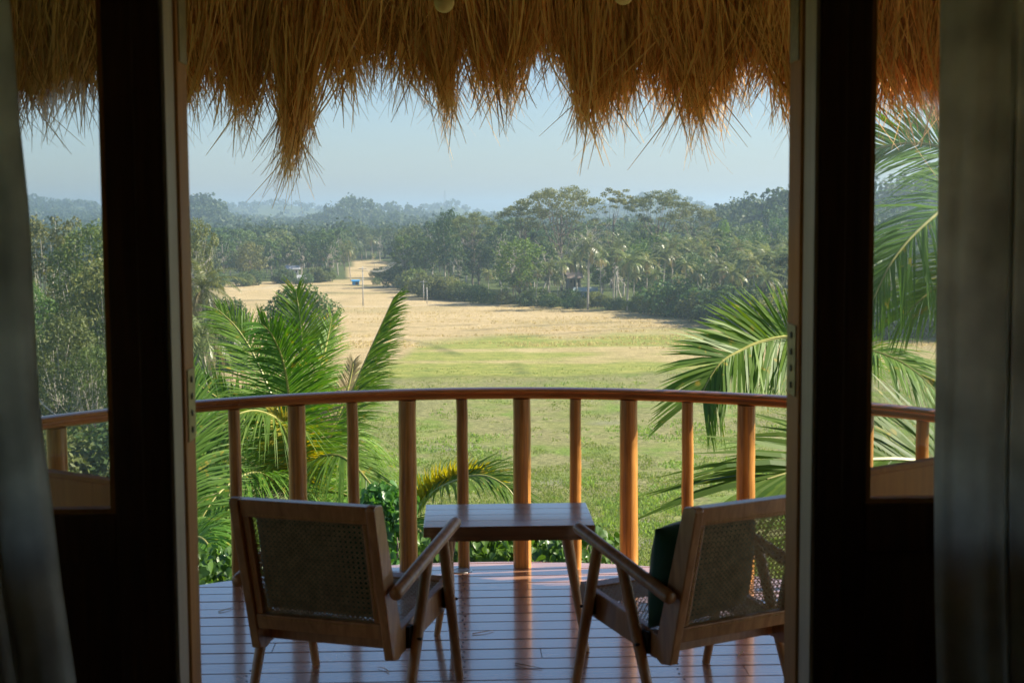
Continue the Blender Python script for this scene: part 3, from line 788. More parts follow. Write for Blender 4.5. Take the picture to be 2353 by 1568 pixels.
# bushes along the field edge
G_B = 'bushes along the foot of the right-hand wood'
bpx = [915 + (2280-915)*((i*0.7548777)%1) for i in range(72)]
bo = ordinals(bpx)
for i in range(72):
    px = bpx[i]
    k = ['bush_a', 'bush_b', 'bush_c'][rng.integers(0, 3)]
    plant_px(k, px, tl_D(px)+rng.uniform(1, 14), bo[i][0]+' field-edge bush from left '+bo[i][1], 'bush', G_B, h=rng.uniform(3.2, 6.5)*(1.2 if px > 1480 else .62 if 1120 < px < 1440 else 1.0), sxy=rng.uniform(.9, 1.3))

# ---------------- wood on the left beyond the straw field
G_L = 'trees of the wood beyond the straw field at left'
L_L = {'broad_a': 'mid green broadleaf tree beyond the straw field at left', 'broad_b': 'dark broadleaf tree beyond the straw field at left', 'broad_c': 'olive broadleaf tree beyond the straw field at left',
       'broad_d': 'loose pale trunked tree beyond the straw field at left', 'broad_e': 'tall loose tree beyond the straw field at left'}
def bl_D(px): return dist_row(np.interp(px, [300, 430, 560, 640, 800], [668, 662, 655, 650, 646]) + (px-CXP)*.0063)
for i in range(70):
    px = 330 + (798-330)*((i*0.61803+.3)%1)
    D = bl_D(px)+8 + (i/70)*210
    k = keys[rng.integers(0, 5)]
    lz = 'left of the white roofed house' if px < 640 else 'around the white roofed house' if px < 720 else 'right of the white roofed house'
    lrw = ' in front' if i < 35 else ' farther back'
    plant_px(k, px, D, L_L[k].replace(' beyond the straw field at left', '')+' beyond the straw field '+lz+lrw, 'tree', KN[k[-1]]+' trees '+lz+lrw, h=rng.uniform(10, 16), sxy=rng.uniform(.95, 1.3))
_p = [805 + 110*((i*.61803)%1) for i in range(16)]
ORDX = [None]*16
for k_, i_ in enumerate(sorted(range(16), key=lambda q: _p[q])): ORDX[i_] = (ORD+['sixteenth'])[k_]
for i in range(16):      # trees closing the strip of field far behind
    px = 805 + 110*((i*.61803)%1)
    k = keys[rng.integers(0, 5)]
    plant_px(k, px, dist_row(601 + (px-CXP)*.0063)+6+i*7, ORDX[i]+' tree from the left closing the far end of the field strip', 'tree', 'trees at the far end of the field strip', h=rng.uniform(11, 16))
for px, D, yt, lb in [(745, 470, 565, 'coconut palm left of the lone palm at the corner of the far field'), (805, 462, 548, 'lone coconut palm at the corner of the far field'),
                      (855, 620, 532, 'tall coconut palm behind the far end of the field strip'), (665, 500, 545, 'coconut palm above the white roofed house'),
                      (720, 520, 570, 'coconut palm just right of the white roofed house'), (860, 560, 575, 'short coconut palm at the far end of the field strip')]:
    plant_px('palm_b', px, D, lb, 'palm', ytop=yt)
ORD2 = ORD+['sixteenth', 'seventeenth', 'eighteenth', 'nineteenth', 'twentieth', 'twenty-first', 'twenty-second', 'twenty-third']
def rank(pxs):
    o = sorted(range(len(pxs)), key=lambda i: pxs[i]); r = [None]*len(pxs)
    for k, i in enumerate(o): r[i] = ORD2[min(k, len(ORD2)-1)]
    return r
lbo = rank([470 + (800-470)*((i*.7548)%1) for i in range(22)])
for i in range(22):
    px = 470 + (800-470)*((i*.7548)%1)
    plant_px(['bush_a', 'bush_b', 'bush_c'][i % 3], px, bl_D(px)+rng.uniform(0, 6), lbo[i]+' low bush from the left along the far edge of the straw field', 'bush', 'bushes along the far edge of the straw field at left', h=rng.uniform(2.5, 5))
for px, D_, lb in ((655, 452, 'bush in front of the left end of the white roofed house'), (705, 448, 'bush beside the small white hut'), (680, 447, 'low bush under the white roofed house')):
    plant_px('bush_b', px, D_, lb, 'bush', h=3.0 if px != 680 else 1.9)
for px, py, h in [(862, 637, 3), (882, 641, 4), (900, 640, 3), (866, 654, 2.2), (1055, 690, 4.5), (1100, 692, 4)]:
    plant_px('bush_a', px, dist_row(py + (px-CXP)*.0063), 'small dark bush standing on the far field strip', 'bush', 'bushes on the far field strip', h=h)

# ---------------- near left: round tree, palms, tall trees on the slope
plant_px('field_tree', 690, 205, 'dense round tree at the edge of the straw field behind the big palm', 'tree', ytop=648, sxy=1.0, rz=.5)
plant_px('field_tree', 528, 190, 'bushy tree left of the dense round tree at the straw field', 'tree', ytop=672, sxy=.55)
plant_px('palm_b', 486, 150, 'tall coconut palm against the wood, upper one beside the door frame', 'palm', ytop=572, rz=2.2)
plant_px('palm_a', 474, 122, 'coconut palm with yellowed fronds, lower one beside the door frame', 'palm', ytop=665, rz=.6)
plant_px('bare_a', 445, 190, 'slender pale leafless tree beside the tall coconut palm', 'tree', ytop=520)
plant_px('slope_b', 450, 215, 'thin pale trunked tree behind the tall coconut palm at left', 'tree', ytop=500, sxy=.5)
G_S = 'big trees on the slope seen through the left window'
for i, (px, D, yt, k, lb) in enumerate([
    (190, 165, 478, 'slope_a', 'tallest tree seen through the left window pane'), (110, 185, 492, 'slope_b', 'grey-green tree at the curtain side of the left window pane'),
    (230, 150, 560, 'slope_c', 'lighter green tree at the door side of the left window pane'), (130, 132, 690, 'slope_c', 'leafy tree with pale branches low in the left window pane'),
    (200, 126, 760, 'slope_a', 'dark leafy tree just above the railing in the left window pane'), (60, 150, 600, 'slope_a', 'tree mostly hidden by the left curtain'),
    (290, 150, 600, 'slope_a', 'tree hidden behind the left door post'), (350, 165, 620, 'slope_b', 'tree behind the left door jamb'), (400, 185, 640, 'slope_c', 'leafy tree at the foot of the left palms'),
    (300, 210, 500, 'slope_b', 'tall pale tree behind the left door post'), (-40, 170, 520, 'slope_a', 'tall tree behind the left curtain')]):
    plant_px(k, px, D, lb, 'tree', ytop=yt, sxy=.8)
plant_px('bare_b', 170, 127, 'pale leafless branches among the trees in the left window pane', 'tree', ytop=740)
G_SB = 'scrub bushes on the left slope'
for i in range(34):
    px = -60 + 620*((i*.61803+.1)%1); D = rng.uniform(84, 150) if px > 430 else rng.uniform(108, 135)
    plant_px(['bush_a', 'bush_b', 'bush_c'][i % 3], px, D, 'scrub bush on the slope below the left palms', 'bush', G_SB, h=rng.uniform(2.5, 5.5), sxy=1.1)
plant_px('bare_b', 560, 95, 'dry leafless shrub behind the big left palm', 'bush', h=5)
plant_px('bare_b', 535, 120, 'dry grey shrub under the yellowed coconut palm', 'bush', h=7)

# ---------------- far wood to the skyline: nobody could count it
def far_wood():
    g = np.random.default_rng(77); VV = []; n_tot = 0; FFo = []
    for lo, hi, N, nq in [(560, 900, 1150, 230), (900, 1500, 1700, 90), (1500, 2600, 2200, 34), (2600, 4200, 1600, 18)]:
        az = np.radians(g.uniform(-23, 26, N)); D = np.sqrt(g.uniform(lo*lo, hi*hi, N))
        x, y = D*np.sin(az), D*np.cos(az)
        pr = proj(np.stack([x, y, np.full(N, ZF)], -1))
        ok = ~((pr[:, 0] > 800) & (pr[:, 0] < 912) & (D < 690))
        x, y, D = x[ok], y[ok], D[ok]; z = ground_z(x, y)
        n = len(x); H = g.uniform(9, 15, n)*(1 + .25*(g.uniform(size=n) > .9)); R = g.uniform(4.5, 8, n)
        k = np.repeat(np.arange(n), nq)
        d = g.normal(size=(len(k), 3)); d /= np.linalg.norm(d, axis=1, keepdims=True); d[:, 2] = np.abs(d[:, 2])*.9+.02
        lump = 1 + .35*np.sin(d[:, 0]*5+k)*np.cos(d[:, 1]*6+k*1.7)
        P = np.stack([x[k], y[k], z[k]], 1) + np.stack([d[:, 0]*R[k]*lump, d[:, 1]*R[k]*lump, H[k]*.35 + d[:, 2]*H[k]*.65*lump], 1)
        nr = d + g.normal(0, .5, d.shape); nr /= np.linalg.norm(nr, axis=1, keepdims=True)
        a = np.cross(nr, g.normal(size=d.shape)); a /= np.linalg.norm(a, axis=1, keepdims=True); b = np.cross(nr, a)
        s = (R[k]*math.sqrt(22/nq)*.46*g.uniform(.6, 1.3, len(k)))[:, None]
        VV.append(np.stack([P-a*s, P+b*s*.8, P+a*s, P-b*s*.8], 1).reshape(-1, 3))
    V = np.vstack(VV)
    return new_mesh('far_wood', V, np.arange(len(V)).reshape(-1, 4))
fw = obj('far_wood', far_wood(), M_LEAF_D, kind='stuff')
tag(fw, 'hazy wooded country running back to the hills on the skyline', 'wood')

# ---------------- field grass and stubble: real blades, too many to count
def tufts(name, N, box, keep, h, w, mat, label, cat, nb=4, seed=5):
    g = np.random.default_rng(seed)
    px = g.uniform(box[0], box[1], N); Dn = 1/np.sqrt(g.uniform(1/box[3]**2, 1/box[2]**2, N))
    d = np.stack([rayd(p, 700) for p in np.linspace(box[0], box[1], 400)]); d = d/np.hypot(d[:, 0], d[:, 1])[:, None]
    ii = ((px-box[0])/(box[1]-box[0])*399).astype(int)
    x, y = d[ii, 0]*Dn, d[ii, 1]*Dn
    m = keep(x, y, g); x, y = x[m], y[m]; z = ground_z(x, y)
    n = len(x); k = np.repeat(np.arange(n), nb)
    hh = h*g.uniform(.5, 1.4, len(k))*(.6+.8*g.uniform(size=n)[k])
    base = np.stack([x[k]+g.normal(0, .22, len(k)), y[k]+g.normal(0, .22, len(k)), z[k]-.03], 1)
    a = g.uniform(0, 6.28, len(k)); sx = np.stack([np.cos(a), np.sin(a), 0*a], 1)*(w*g.uniform(.6, 1.4, len(k)))[:, None]
    tip = base + np.stack([g.normal(0, .35, len(k))*hh, g.normal(0, .35, len(k))*hh, hh], 1)
    V = np.stack([base-sx, base+sx, tip], 1).reshape(-1, 3)
    o = obj(name, new_mesh(name, V, np.arange(len(V)).reshape(-1, 3)), mat, kind='stuff')
    return tag(o, label, cat)
tufts('marsh_grass', 60000, (380, 2250, 82, 200), lambda x, y, g: vnoise(x/6, y/9, 21)*.6+vnoise(x/1.7, y/2.4, 22)*.5 > .55, .17, .05, M_GRASS, 'clumps of marsh grass spread over the green field below', 'grass')
M_WEED = leafmat('weed_leaf', (0.12, 0.20, 0.035), (0.26, 0.38, 0.075), 0.35, 0.5, 0.3)
tufts('water_weeds', 22000, (700, 2250, 92, 185), lambda x, y, g: (vnoise(x/11, y/8, 41)*.65+vnoise(x/2.2, y/2.6, 42)*.5 > .76), .20, .075, M_WEED, 'patches of brighter leafy weeds dotted over the green field', 'weeds', nb=5, seed=8)
tufts('straw_stubble', 24000, (560, 2250, 205, 330), lambda x, y, g: (proj(np.stack([x, y, 0*x+ZF], -1))[:, 1] < 800) & (vnoise(x/14, y/3, 31) > .52), .28, .06, M_STRAWB, 'cut straw stubble standing in the pale far field', 'stubble', nb=3)

# ------------------------------------------------------------------ far small things: houses, shelter, poles, mast
M_WHITE = plain('white_render', (0.62, 0.62, 0.59), 0.7, 0, 0.06, 2)
M_ROOFW = plain('pale_sheet_roof', (0.48, 0.49, 0.50), 0.5, 0, 0.15, 3)
M_ROOFT = plain('teal_sheet_roof', (0.34, 0.42, 0.42), 0.5, 0, 0.15, 3)
M_ROOFB = plain('brown_tile_roof', (0.17, 0.13, 0.10), 0.8, 0, 0.25, 3)
M_BLUE = plain('blue_paint', (0.03, 0.30, 0.62), 0.5, 0, 0.1, 3)
M_DARKW = plain('window_dark', (0.02, 0.025, 0.03), 0.2)
M_POLE = plain('grey_pole', (0.42, 0.41, 0.38), 0.7, 0, 0.15, 6)
def house(px, D, w, h, dep, roof, label, rz=0.0, rh=1.3, walls=None, dz=0):
    d = rayd(px, 600); d = d/math.hypot(d[0], d[1]); x, y = d[0]*D, d[1]*D
    r = tag(empty('house', (x, y, gz(x, y)+dz), rz), label, 'house')
    obj('wall', MB().box((0, 0, h/2-.4), (w, dep, h+.8)).mesh('wall'), walls or M_WHITE, r)
    poly = [(-dep/2-.7, h-.15), (0, h+rh), (dep/2+.7, h-.15), (dep/2+.7, h-.32), (0, h+rh-.2), (-dep/2-.7, h-.32)]
    obj('roof', MB().prism(poly, -w/2-.6, w/2+.6, 'x').mesh('roof'), roof, r)
    for k in (-.3, .3):
        wn_ = obj('window', MB().box((k*w, -dep/2-.02, h*.55), (w*.16, .08, h*.36)).mesh('window'), M_DARKW, r)
    obj('door', MB().box((0, -dep/2-.02, h*.36), (w*.11, .07, h*.72)).mesh('door'), M_BLUE if roof is M_ROOFT else M_DARKW, r)
    return r
house(672, 474, 3.4, 2.3, 3, M_ROOFW, 'white roofed house under the trees beyond the straw field', .2, rh=.9, dz=1.6)
house(692, 452, 1.6, 1.3, 1.4, M_ROOFW, 'small white hut below the white roofed house', .1)
house(1345, 346, 4.6, 1.9, 3, M_ROOFT, 'low white house with teal roof among the palm trunks', -.1, rh=.7, dz=.9)
house(1316, 362, 3.0, 2.2, 3, M_ROOFB, 'brown roofed hut among the palms above the teal roof', .2, rh=2.0, walls=M_ROOFB, dz=3)
house(1592, 296, 2.6, 2.0, 2.4, M_ROOFW, 'small white building half hidden by bushes at the field edge', .1, rh=.7, dz=.8)
bs = at_z(817, 656, ZF)
r = tag(empty('blue_shelter', (bs[0], bs[1], gz(bs[0], bs[1])), .1), 'small bright blue shelter on the far side of the straw field', 'shelter')
obj('roof', MB().prism([(-1.0, 1.45), (0, 1.75), (1.0, 1.45), (1.0, 1.35), (-1.0, 1.35)], -1.25, 1.25, 'x').mesh('roof'), M_BLUE, r)
obj('wall', MB().box((0, 0, .6), (2.0, 1.5, 1.4)).mesh('wall'), M_BLUE, r)
obj('opening', MB().box((.3, -.76, .62), (.8, .04, .8)).mesh('opening'), M_DARKW, r)
def pole(px, pyb, pyt, label, arm=False, r0=.13):
    b = at_z(px, pyb, ZF); D = math.hypot(b[0], b[1]); h = (pyb-pyt)/FPX*D*1.0
    p = tag(empty('utility_pole', (b[0], b[1], gz(b[0], b[1]))), label, 'pole')
    obj('shaft', MB().tube([(0, 0, -.5), (0, 0, h)], [r0, r0*.7], 8).mesh('shaft', True), M_POLE, p)
    if arm: obj('crossarm', MB().box((0, 0, h*.94), (1.8, .12, .14)).mesh('crossarm'), M_POLE, p)
    return np.array([b[0], b[1], gz(b[0], b[1])+h])
pole(973, 690, 644, 'pale utility pole at the left corner of the right wood', True)
pole(981, 696, 660, 'shorter dark pole just right of the pale utility pole', False)
t1 = pole(834, 702, 612, 'tall thin power pole standing in the straw field', True, .15)
t2 = at_y(905, 600, t1[1]+40)
for k in (-.7, 0, .7):
    w = MB(); n = 14
    w.tube([tuple(t1 + (t2-t1)*u + np.array([k*.9, 0, -1.6*math.sin(math.pi*u)-.25])) for u in np.linspace(0, 1, n)], .025, 4)
    tag(obj('power_line', w.mesh('power_line'), M_POLE), 'thin power line sagging from the field pole to the wood', 'cable', 'power lines over the far field')
d = rayd(1022, 480); d = d/math.hypot(d[0], d[1]); mx, my = d[0]*3300, d[1]*3300; mz = gz(mx, my)
r = tag(empty('lattice_mast', (mx, my, mz)), 'thin mast on top of the distant blue hill', 'mast')
for sx, sy in ((-1, -1), (1, -1), (1, 1), (-1, 1)):
    obj('leg', MB().tube([(sx*2.2, sy*2.2, 0), (sx*.4, sy*.4, 34)], .5, 5).mesh('leg'), M_POLE, r)
for z in (6, 13, 20, 27):
    q = 2.2-1.8*z/34
    obj('brace', MB().box((0, 0, z), (2*q, 2*q, .5)).mesh('brace'), M_POLE, r)

# ------------------------------------------------------------------ foreground palms
def px_path(pts, n=26):
    return catmull([at_y(px, py, D) for px, py, D in pts], n)
def frond_obj(parent, path3, nleaf=90, llen=.85, lw=.030, mat=None, r0=.030, seed=0, **k):
    base = np.array(parent.location)
    P = np.asarray(path3) - base
    V, Fq = frond_geo(P, nleaf, llen, lw, seed=seed, **k)
    mb = MB(); mb.tube([tuple(p) for p in P], list(np.linspace(r0, r0*.22, len(P))), 6)
    nv = len(V)
    Vt = np.vstack([V, np.array(mb.v)])
    faces = Fq.tolist() + [tuple(i+nv for i in f) for f in mb.f]
    me = new_mesh('frond', Vt, faces, smooth=False)
    me.materials.append(mat or M_PALM); me.materials.append(M_RACHIS)
    mi = np.zeros(len(faces), np.int32); mi[len(Fq):] = 1
    me.polygons.foreach_set('material_index', mi)
    return obj('frond', me, None, parent)
def palm_trunk(parent, crown, r=.15):
    base = np.array(parent.location); c = np.asarray(crown)-base
    mb = MB(); P = catmull([(0, 0, -.5), (c[0]*.2, c[1]*.2, c[2]*.4), (c[0]*.7, c[1]*.7, c[2]*.75), tuple(c)], 24)
    rr = [r*1.25 if i < 2 else r*(1+.06*(i % 2)) for i in range(24)]
    mb.tube([tuple(p) for p in P], rr, 12)
    obj('trunk', mb.mesh('trunk', True), M_BARK_PALE, parent)
def palm_root(crown, label):
    x, y = crown[0], crown[1]
    return tag(empty('coconut_palm', (x, y, gz(x, y))), label, 'palm')

# big palm at left
DL = 21.0
cL = at_y(674, 1150, DL)
pl = palm_root(cL, 'big bright green coconut palm behind the railing at left')
palm_trunk(pl, cL, .16)
C0 = (674, 1150, DL)
FL = [  # pixel paths of the rachis with real distances
    ([C0, (672, 1000, 20.6), (655, 850, 20.2), (628, 775, 19.9), (600, 742, 19.7)], dict(mat=M_PALM, llen=.95, up=(.2, -1, .3))),
    ([C0, (640, 960, 21.2), (590, 830, 21.6), (545, 755, 21.9), (502, 712, 22.1)], dict(mat=M_PALM, llen=.90, up=(.4, -1, .5))),
    ([C0, (684, 980, 21.8), (694, 830, 22.2), (690, 740, 22.3), (680, 668, 22.4)], dict(mat=M_PALM, llen=.85, up=(0, -1, .2))),
    ([C0, (720, 1060, 21.0), (780, 960, 21.3), (845, 815, 21.6), (905, 682, 21.8)], dict(mat=M_PALM, llen=.74, up=(1, -.1, -.1), raise_=.95, droop=.22, ang0=58, ang1=26)),
    ([C0, (690, 960, 22.4), (735, 850, 23.2), (752, 780, 23.6), (762, 730, 23.8)], dict(mat=M_PALM, llen=.80, up=(.2, -1, .2))),
    ([C0, (672, 1060, 20.2), (650, 980, 19.6), (600, 945, 19.2), (545, 952, 18.9), (478, 1000, 18.7)], dict(mat=M_PALM, llen=1.05, up=(-.2, -.5, 1), droop=.5, raise_=-.1)),
    ([C0, (676, 1050, 20.6), (668, 1000, 20.2), (648, 968, 19.9), (620, 950, 19.7)], dict(mat=M_PALM_Y, llen=.60, up=(0, -1, .6))),
    ([C0, (702, 1090, 20.2), (735, 1050, 19.6), (790, 1050, 19.1), (850, 1110, 18.8), (885, 1190, 18.7)], dict(mat=M_PALM, llen=.95, up=(.1, -.5, 1), droop=.45, raise_=.0)),
    ([C0, (720, 1060, 21.8), (790, 990, 22.2), (840, 1000, 22.6), (862, 1050, 22.8)], dict(mat=M_PALM, llen=.8, up=(.3, -.4, 1), droop=.6)),
    ([C0, (640, 1110, 20.0), (580, 1085, 19.2), (505, 1130, 18.6), (445, 1220, 18.2)], dict(mat=M_PALM, llen=1.0, up=(-.1, -.5, 1), droop=.5)),
    ([C0, (650, 1150, 19.8), (590, 1160, 19.0), (510, 1215, 18.4), (450, 1300, 18.2)], dict(mat=M_PALM, llen=.95, up=(0, -.6, 1), droop=.5)),
    ([C0, (600, 1080, 21.4), (520, 1035, 21.7), (450, 1045, 22.0), (395, 1090, 22.2)], dict(mat=M_PALM, llen=.95, up=(0, -.3, 1), droop=.45)),
    ([C0, (600, 1010, 22.0), (520, 930, 22.4), (450, 880, 22.6), (405, 850, 22.8)], dict(mat=M_PALM, llen=.9, up=(.2, -1, .6))),
    ([C0, (690, 1180, 20.0), (720, 1190, 19.2), (760, 1250, 18.6), (790, 1340, 18.3)], dict(mat=M_PALM, llen=.95, up=(0, -.8, 1), droop=.4)),
    ([C0, (640, 1190, 20.0), (590, 1220, 19.3), (540, 1290, 18.9), (505, 1380, 18.8)], dict(mat=M_PALM, llen=.9, up=(0, -.8, 1), droop=.4)),
    ([C0, (740, 1130, 20.8), (800, 1140, 20.4), (855, 1200, 20.1), (890, 1300, 19.9)], dict(mat=M_PALM, llen=.9, up=(0, -.5, 1), droop=.5)),
    ([C0, (750, 1010, 21.4), (790, 920, 21.7), (805, 870, 21.9), (812, 830, 22.0)], dict(mat=M_PALM_DRY, llen=.45, up=(0, -1, .2))),
]
for i, (p, k) in enumerate(FL):
    k['llen'] *= 1.12
    frond_obj(pl, px_path(p), nleaf=128, seed=100+i, **k)
# lower frond of a second palm at the far left below the deck
cL2 = at_y(380, 1420, 16.0)
pl2 = palm_root(cL2, 'palm below the deck at the far left behind the chair')
palm_trunk(pl2, cL2, .14)
for i, (p, k) in enumerate([
    ([(380, 1420, 16), (430, 1260, 15.6), (480, 1225, 15.2), (540, 1250, 14.9), (600, 1300, 14.7)], dict(llen=.85, up=(0, -.6, 1), droop=.5)),
    ([(380, 1420, 16), (400, 1300, 15.8), (440, 1240, 15.3), (470, 1240, 14.8), (500, 1290, 14.4)], dict(llen=.85, up=(-.3, -.6, 1), droop=.6)),
    ([(380, 1420, 16), (450, 1340, 15.6), (510, 1330, 15.2), (570, 1365, 14.9)], dict(llen=.8, up=(0, -.6, 1), droop=.6)),
    ([(380, 1420, 16), (420, 1180, 16.6), (440, 1010, 17.0), (436, 905, 17.2), (418, 850, 17.3)], dict(llen=.9, up=(.6, -1, .2))),
    ([(380, 1420, 16), (330, 1250, 15.6), (280, 1170, 15.2), (215, 1150, 14.9), (150, 1170, 14.7)], dict(llen=.9, up=(0, -.5, 1), droop=.5)),
    ([(380, 1420, 16), (300, 1330, 15.4), (220, 1290, 15.0), (140, 1300, 14.7)], dict(llen=.9, up=(0, -.5, 1), droop=.5))]):
    frond_obj(pl2, px_path(p), nleaf=112, seed=140+i, **k)
# small palm in the middle, its top frond arching behind the table
cM = at_y(905, 1345, 17.0)
pm = palm_root(cM, 'young palm with a yellow-green frond arching behind the table')
palm_trunk(pm, cM, .12)
for i, (p, k) in enumerate([
    ([(905, 1345, 17), (935, 1220, 16.6), (985, 1140, 16.3), (1050, 1102, 16.0), (1110, 1092, 15.8), (1160, 1115, 15.6), (1195, 1160, 15.5)], dict(llen=.80, up=(.2, -.55, 1), droop=.25, mat=M_PALM)),
    ([(905, 1345, 17), (940, 1215, 16.7), (990, 1135, 16.5), (1050, 1098, 16.2), (1105, 1088, 16.0), (1150, 1104, 15.9)], dict(llen=.36, up=(0, -.5, 1), droop=.0, mat=M_PALM_Y, raise_=1.15)),
    ([(905, 1345, 17), (960, 1260, 16.2), (1030, 1215, 15.7), (1080, 1240, 15.4), (1105, 1310, 15.2)], dict(llen=.8, up=(0, -.5, 1), droop=.6)),
    ([(905, 1345, 17), (900, 1250, 16.3), (930, 1205, 15.8), (975, 1230, 15.5), (1000, 1300, 15.4)], dict(llen=.8, up=(0, -.5, 1), droop=.5)),
    ([(905, 1345, 17), (880, 1250, 16.2), (850, 1230, 15.8), (810, 1260, 15.5)], dict(llen=.8, up=(0, -.5, 1), droop=.5))]):
    frond_obj(pm, px_path(p), nleaf=112, seed=160+i, **k)
# right palm whose crown hides behind the right door post
DR = 19.0
cR = at_y(1905, 880, DR)
pr_ = palm_root(cR, 'green coconut palm arching its frond over the railing at right')
palm_trunk(pr_, cR, .15)
C1 = (1905, 880, DR)
for i, (p, k) in enumerate([
    ([C1, (1870, 800, 18.6), (1816, 774, 18.3), (1747, 785, 18.0), (1701, 805, 17.8), (1661, 828, 17.6), (1634, 862, 17.5), (1612, 905, 17.4)], dict(llen=.98, lw=.05, up=(-.35, -1, .25), droop=.12, ang0=62, ang1=30, lprof=[1, 1, 1, .95, .8])),
    ([C1, (1945, 822, 18.4), (1995, 806, 18.0), (2060, 826, 17.7), (2120, 868, 17.5), (2180, 930, 17.4)], dict(llen=.92, up=(.2, -.6, 1), droop=.45)),
    ([C1, (1920, 900, 18.2), (1945, 930, 17.6), (1985, 1010, 17.2)], dict(llen=.9, up=(0, -.6, 1), droop=.5))]):
    frond_obj(pr_, px_path(p), nleaf=[118, 110, 100][i], seed=180+i, **k)
# near palm at right, frond reaching left below the rail
cN = at_y(2330, 1180, 10.5)
pn = palm_root(cN, 'near palm at right with a frond spread low behind the railing')
palm_trunk(pn, cN, .15)
for i, (p, k) in enumerate([
    ([(2330, 1180, 10.5), (2230, 1095, 10.2), (2100, 1058, 9.9), (1960, 1058, 9.7), (1850, 1075, 9.5), (1762, 1100, 9.4)], dict(llen=1.0, lw=.045, up=(-.1, -.75, 1), droop=.22, ang0=66, ang1=14, lprof=[.8, .95, 1, 1, .95])),
    ([(2330, 1180, 10.5), (2360, 1080, 10.2), (2420, 1030, 9.9), (2500, 1040, 9.7)], dict(llen=.9, up=(0, -.5, 1), droop=.4))]):
    frond_obj(pn, px_path(p), nleaf=[70, 80, 80][i], seed=200+i, **k)
# tall palm off to the right, its fronds fill the right window
cT = at_y(2440, 560, 14.5)
pt_ = palm_root(cT, 'tall palm whose fronds fill the right window pane')
palm_trunk(pt_, cT, .16)
C2 = (2440, 560, 14.5)
for i, (p, k) in enumerate([
    ([C2, (2330, 490, 14.0), (2210, 462, 13.6), (2120, 520, 13.3), (2050, 600, 13.1), (2005, 690, 13.0)], dict(llen=.95, up=(-.3, -.8, .9), droop=.35)),
    ([C2, (2340, 440, 14.6), (2230, 365, 14.8), (2120, 330, 15.0), (2020, 340, 15.2), (1940, 380, 15.3)], dict(llen=.95, up=(.1, -1, .5), droop=.15)),
    ([C2, (2360, 380, 15.0), (2270, 260, 15.3), (2180, 180, 15.5)], dict(llen=.9, up=(.5, -1, .1))),
    ([C2, (2340, 580, 14.0), (2250, 600, 13.6), (2150, 660, 13.3), (2070, 730, 13.2)], dict(llen=.8, up=(-.2, -.7, 1), droop=.3)),
    ([C2, (2400, 520, 13.8), (2340, 540, 13.2), (2280, 620, 12.9), (2240, 730, 12.8)], dict(llen=.9, up=(-.3, -.7, .8), droop=.4)),
    ([C2, (2480, 440, 14.5), (2540, 380, 14.6), (2620, 370, 14.7)], dict(llen=.9, up=(0, -1, .5)))]):
    frond_obj(pt_, px_path(p), nleaf=104, seed=220+i, **k)

# leafy shrubs just below the deck: heart-shaped leaves
HEART = np.array([(0, 0), (.30, -.10), (.50, .18), (.42, .52), (.18, .82), (0, 1.08), (-.18, .82), (-.42, .52), (-.50, .18), (-.30, -.10)])
def shrub(px, py, D, rx, rz_, n, label, size=.075, seed=0):
    g = np.random.default_rng(seed)
    c = at_y(px, py, D); z0 = gz(c[0], c[1])
    r = tag(empty('leafy_shrub', (c[0], c[1], z0)), label, 'shrub')
    top = c[2]-z0
    # stems
    mb = MB(); ends = []
    for i in range(16):
        a = g.uniform(0, 6.28); q = rx*math.sqrt(g.uniform(0, 1))
        e = np.array([q*math.cos(a), q*math.sin(a)*.8, top + rz_*(g.uniform(-.6, .75)-.5*(q/rx)**2)])
        mid = e*np.array([.45, .45, .62]) + g.normal(0, .15, 3)
        P = catmull([(g.normal(0, .25), g.normal(0, .25), -.3), mid, e], 7)
        mb.tube([tuple(p) for p in P], list(np.linspace(.035, .006, 7)), 5); ends.append(P)
    obj('stem', mb.mesh('stem', True), M_BARK, r)
    d = g.normal(size=(n, 3)); d /= np.linalg.norm(d, axis=1, keepdims=True)
    P = d*g.uniform(.2, 1, n)[:, None]**.5*np.array([rx, rx*.8, rz_]) + np.array([0, 0, top])
    lump = vnoise(P[:, 0]*2.2+9, P[:, 2]*2.2+5, seed+3)
    P = P[lump > .33]; n = len(P)
    y_ = np.stack([g.normal(0, .6, n), g.normal(-.25, .6, n), g.normal(-.75, .3, n)], 1); y_ /= np.linalg.norm(y_, axis=1, keepdims=True)
    nr = np.stack([g.normal(0, .5, n), g.normal(-.5, .5, n), g.uniform(.2, 1, n)], 1)
    x_ = np.cross(y_, nr); x_ /= np.linalg.norm(x_, axis=1, keepdims=True); nz = np.cross(x_, y_)
    s = size*g.uniform(.5, 1.3, n)
    V = P[:, None, :] + (x_[:, None, :]*HEART[None, :, 0:1] + y_[:, None, :]*HEART[None, :, 1:2] + nz[:, None, :]*(np.abs(HEART[None, :, 0:1])*.35 - .12*HEART[None, :, 1:2]**2))*s[:, None, None]
    nh = len(HEART)
    # fan from the midrib: two halves, so the leaf folds at the rib
    lf = np.array([[0, 1, 2, 3], [0, 3, 4, 5], [0, 5, 6, 7], [0, 7, 8, 9]])
    Fq = (np.arange(n)[:, None, None]*nh + lf[None]).reshape(-1, 4)
    o = obj('foliage', new_mesh('foliage', V.reshape(-1, 3), Fq), M_BUSH, r, kind='stuff')
    return r
shrub(1190, 1290, 12.5, 1.0, .42, 3000, 'heart-leaved green shrub seen under the table through the railing', seed=1)
shrub(1360, 1290, 12.0, .4, .34, 700, 'small leafy shrub at the right of the table behind the balusters', seed=2)
shrub(888, 1175, 14.5, .32, .32, 700, 'leafy green shrub between the big palm and the middle palm', seed=3)
shrub(480, 1345, 11.5, .8, .30, 1600, 'shrub under the palm fronds at the deck edge behind the left chair', seed=4)
shrub(960, 1350, 13.0, .7, .35, 1200, 'shrub at the foot of the young palm behind the left chair', seed=5)

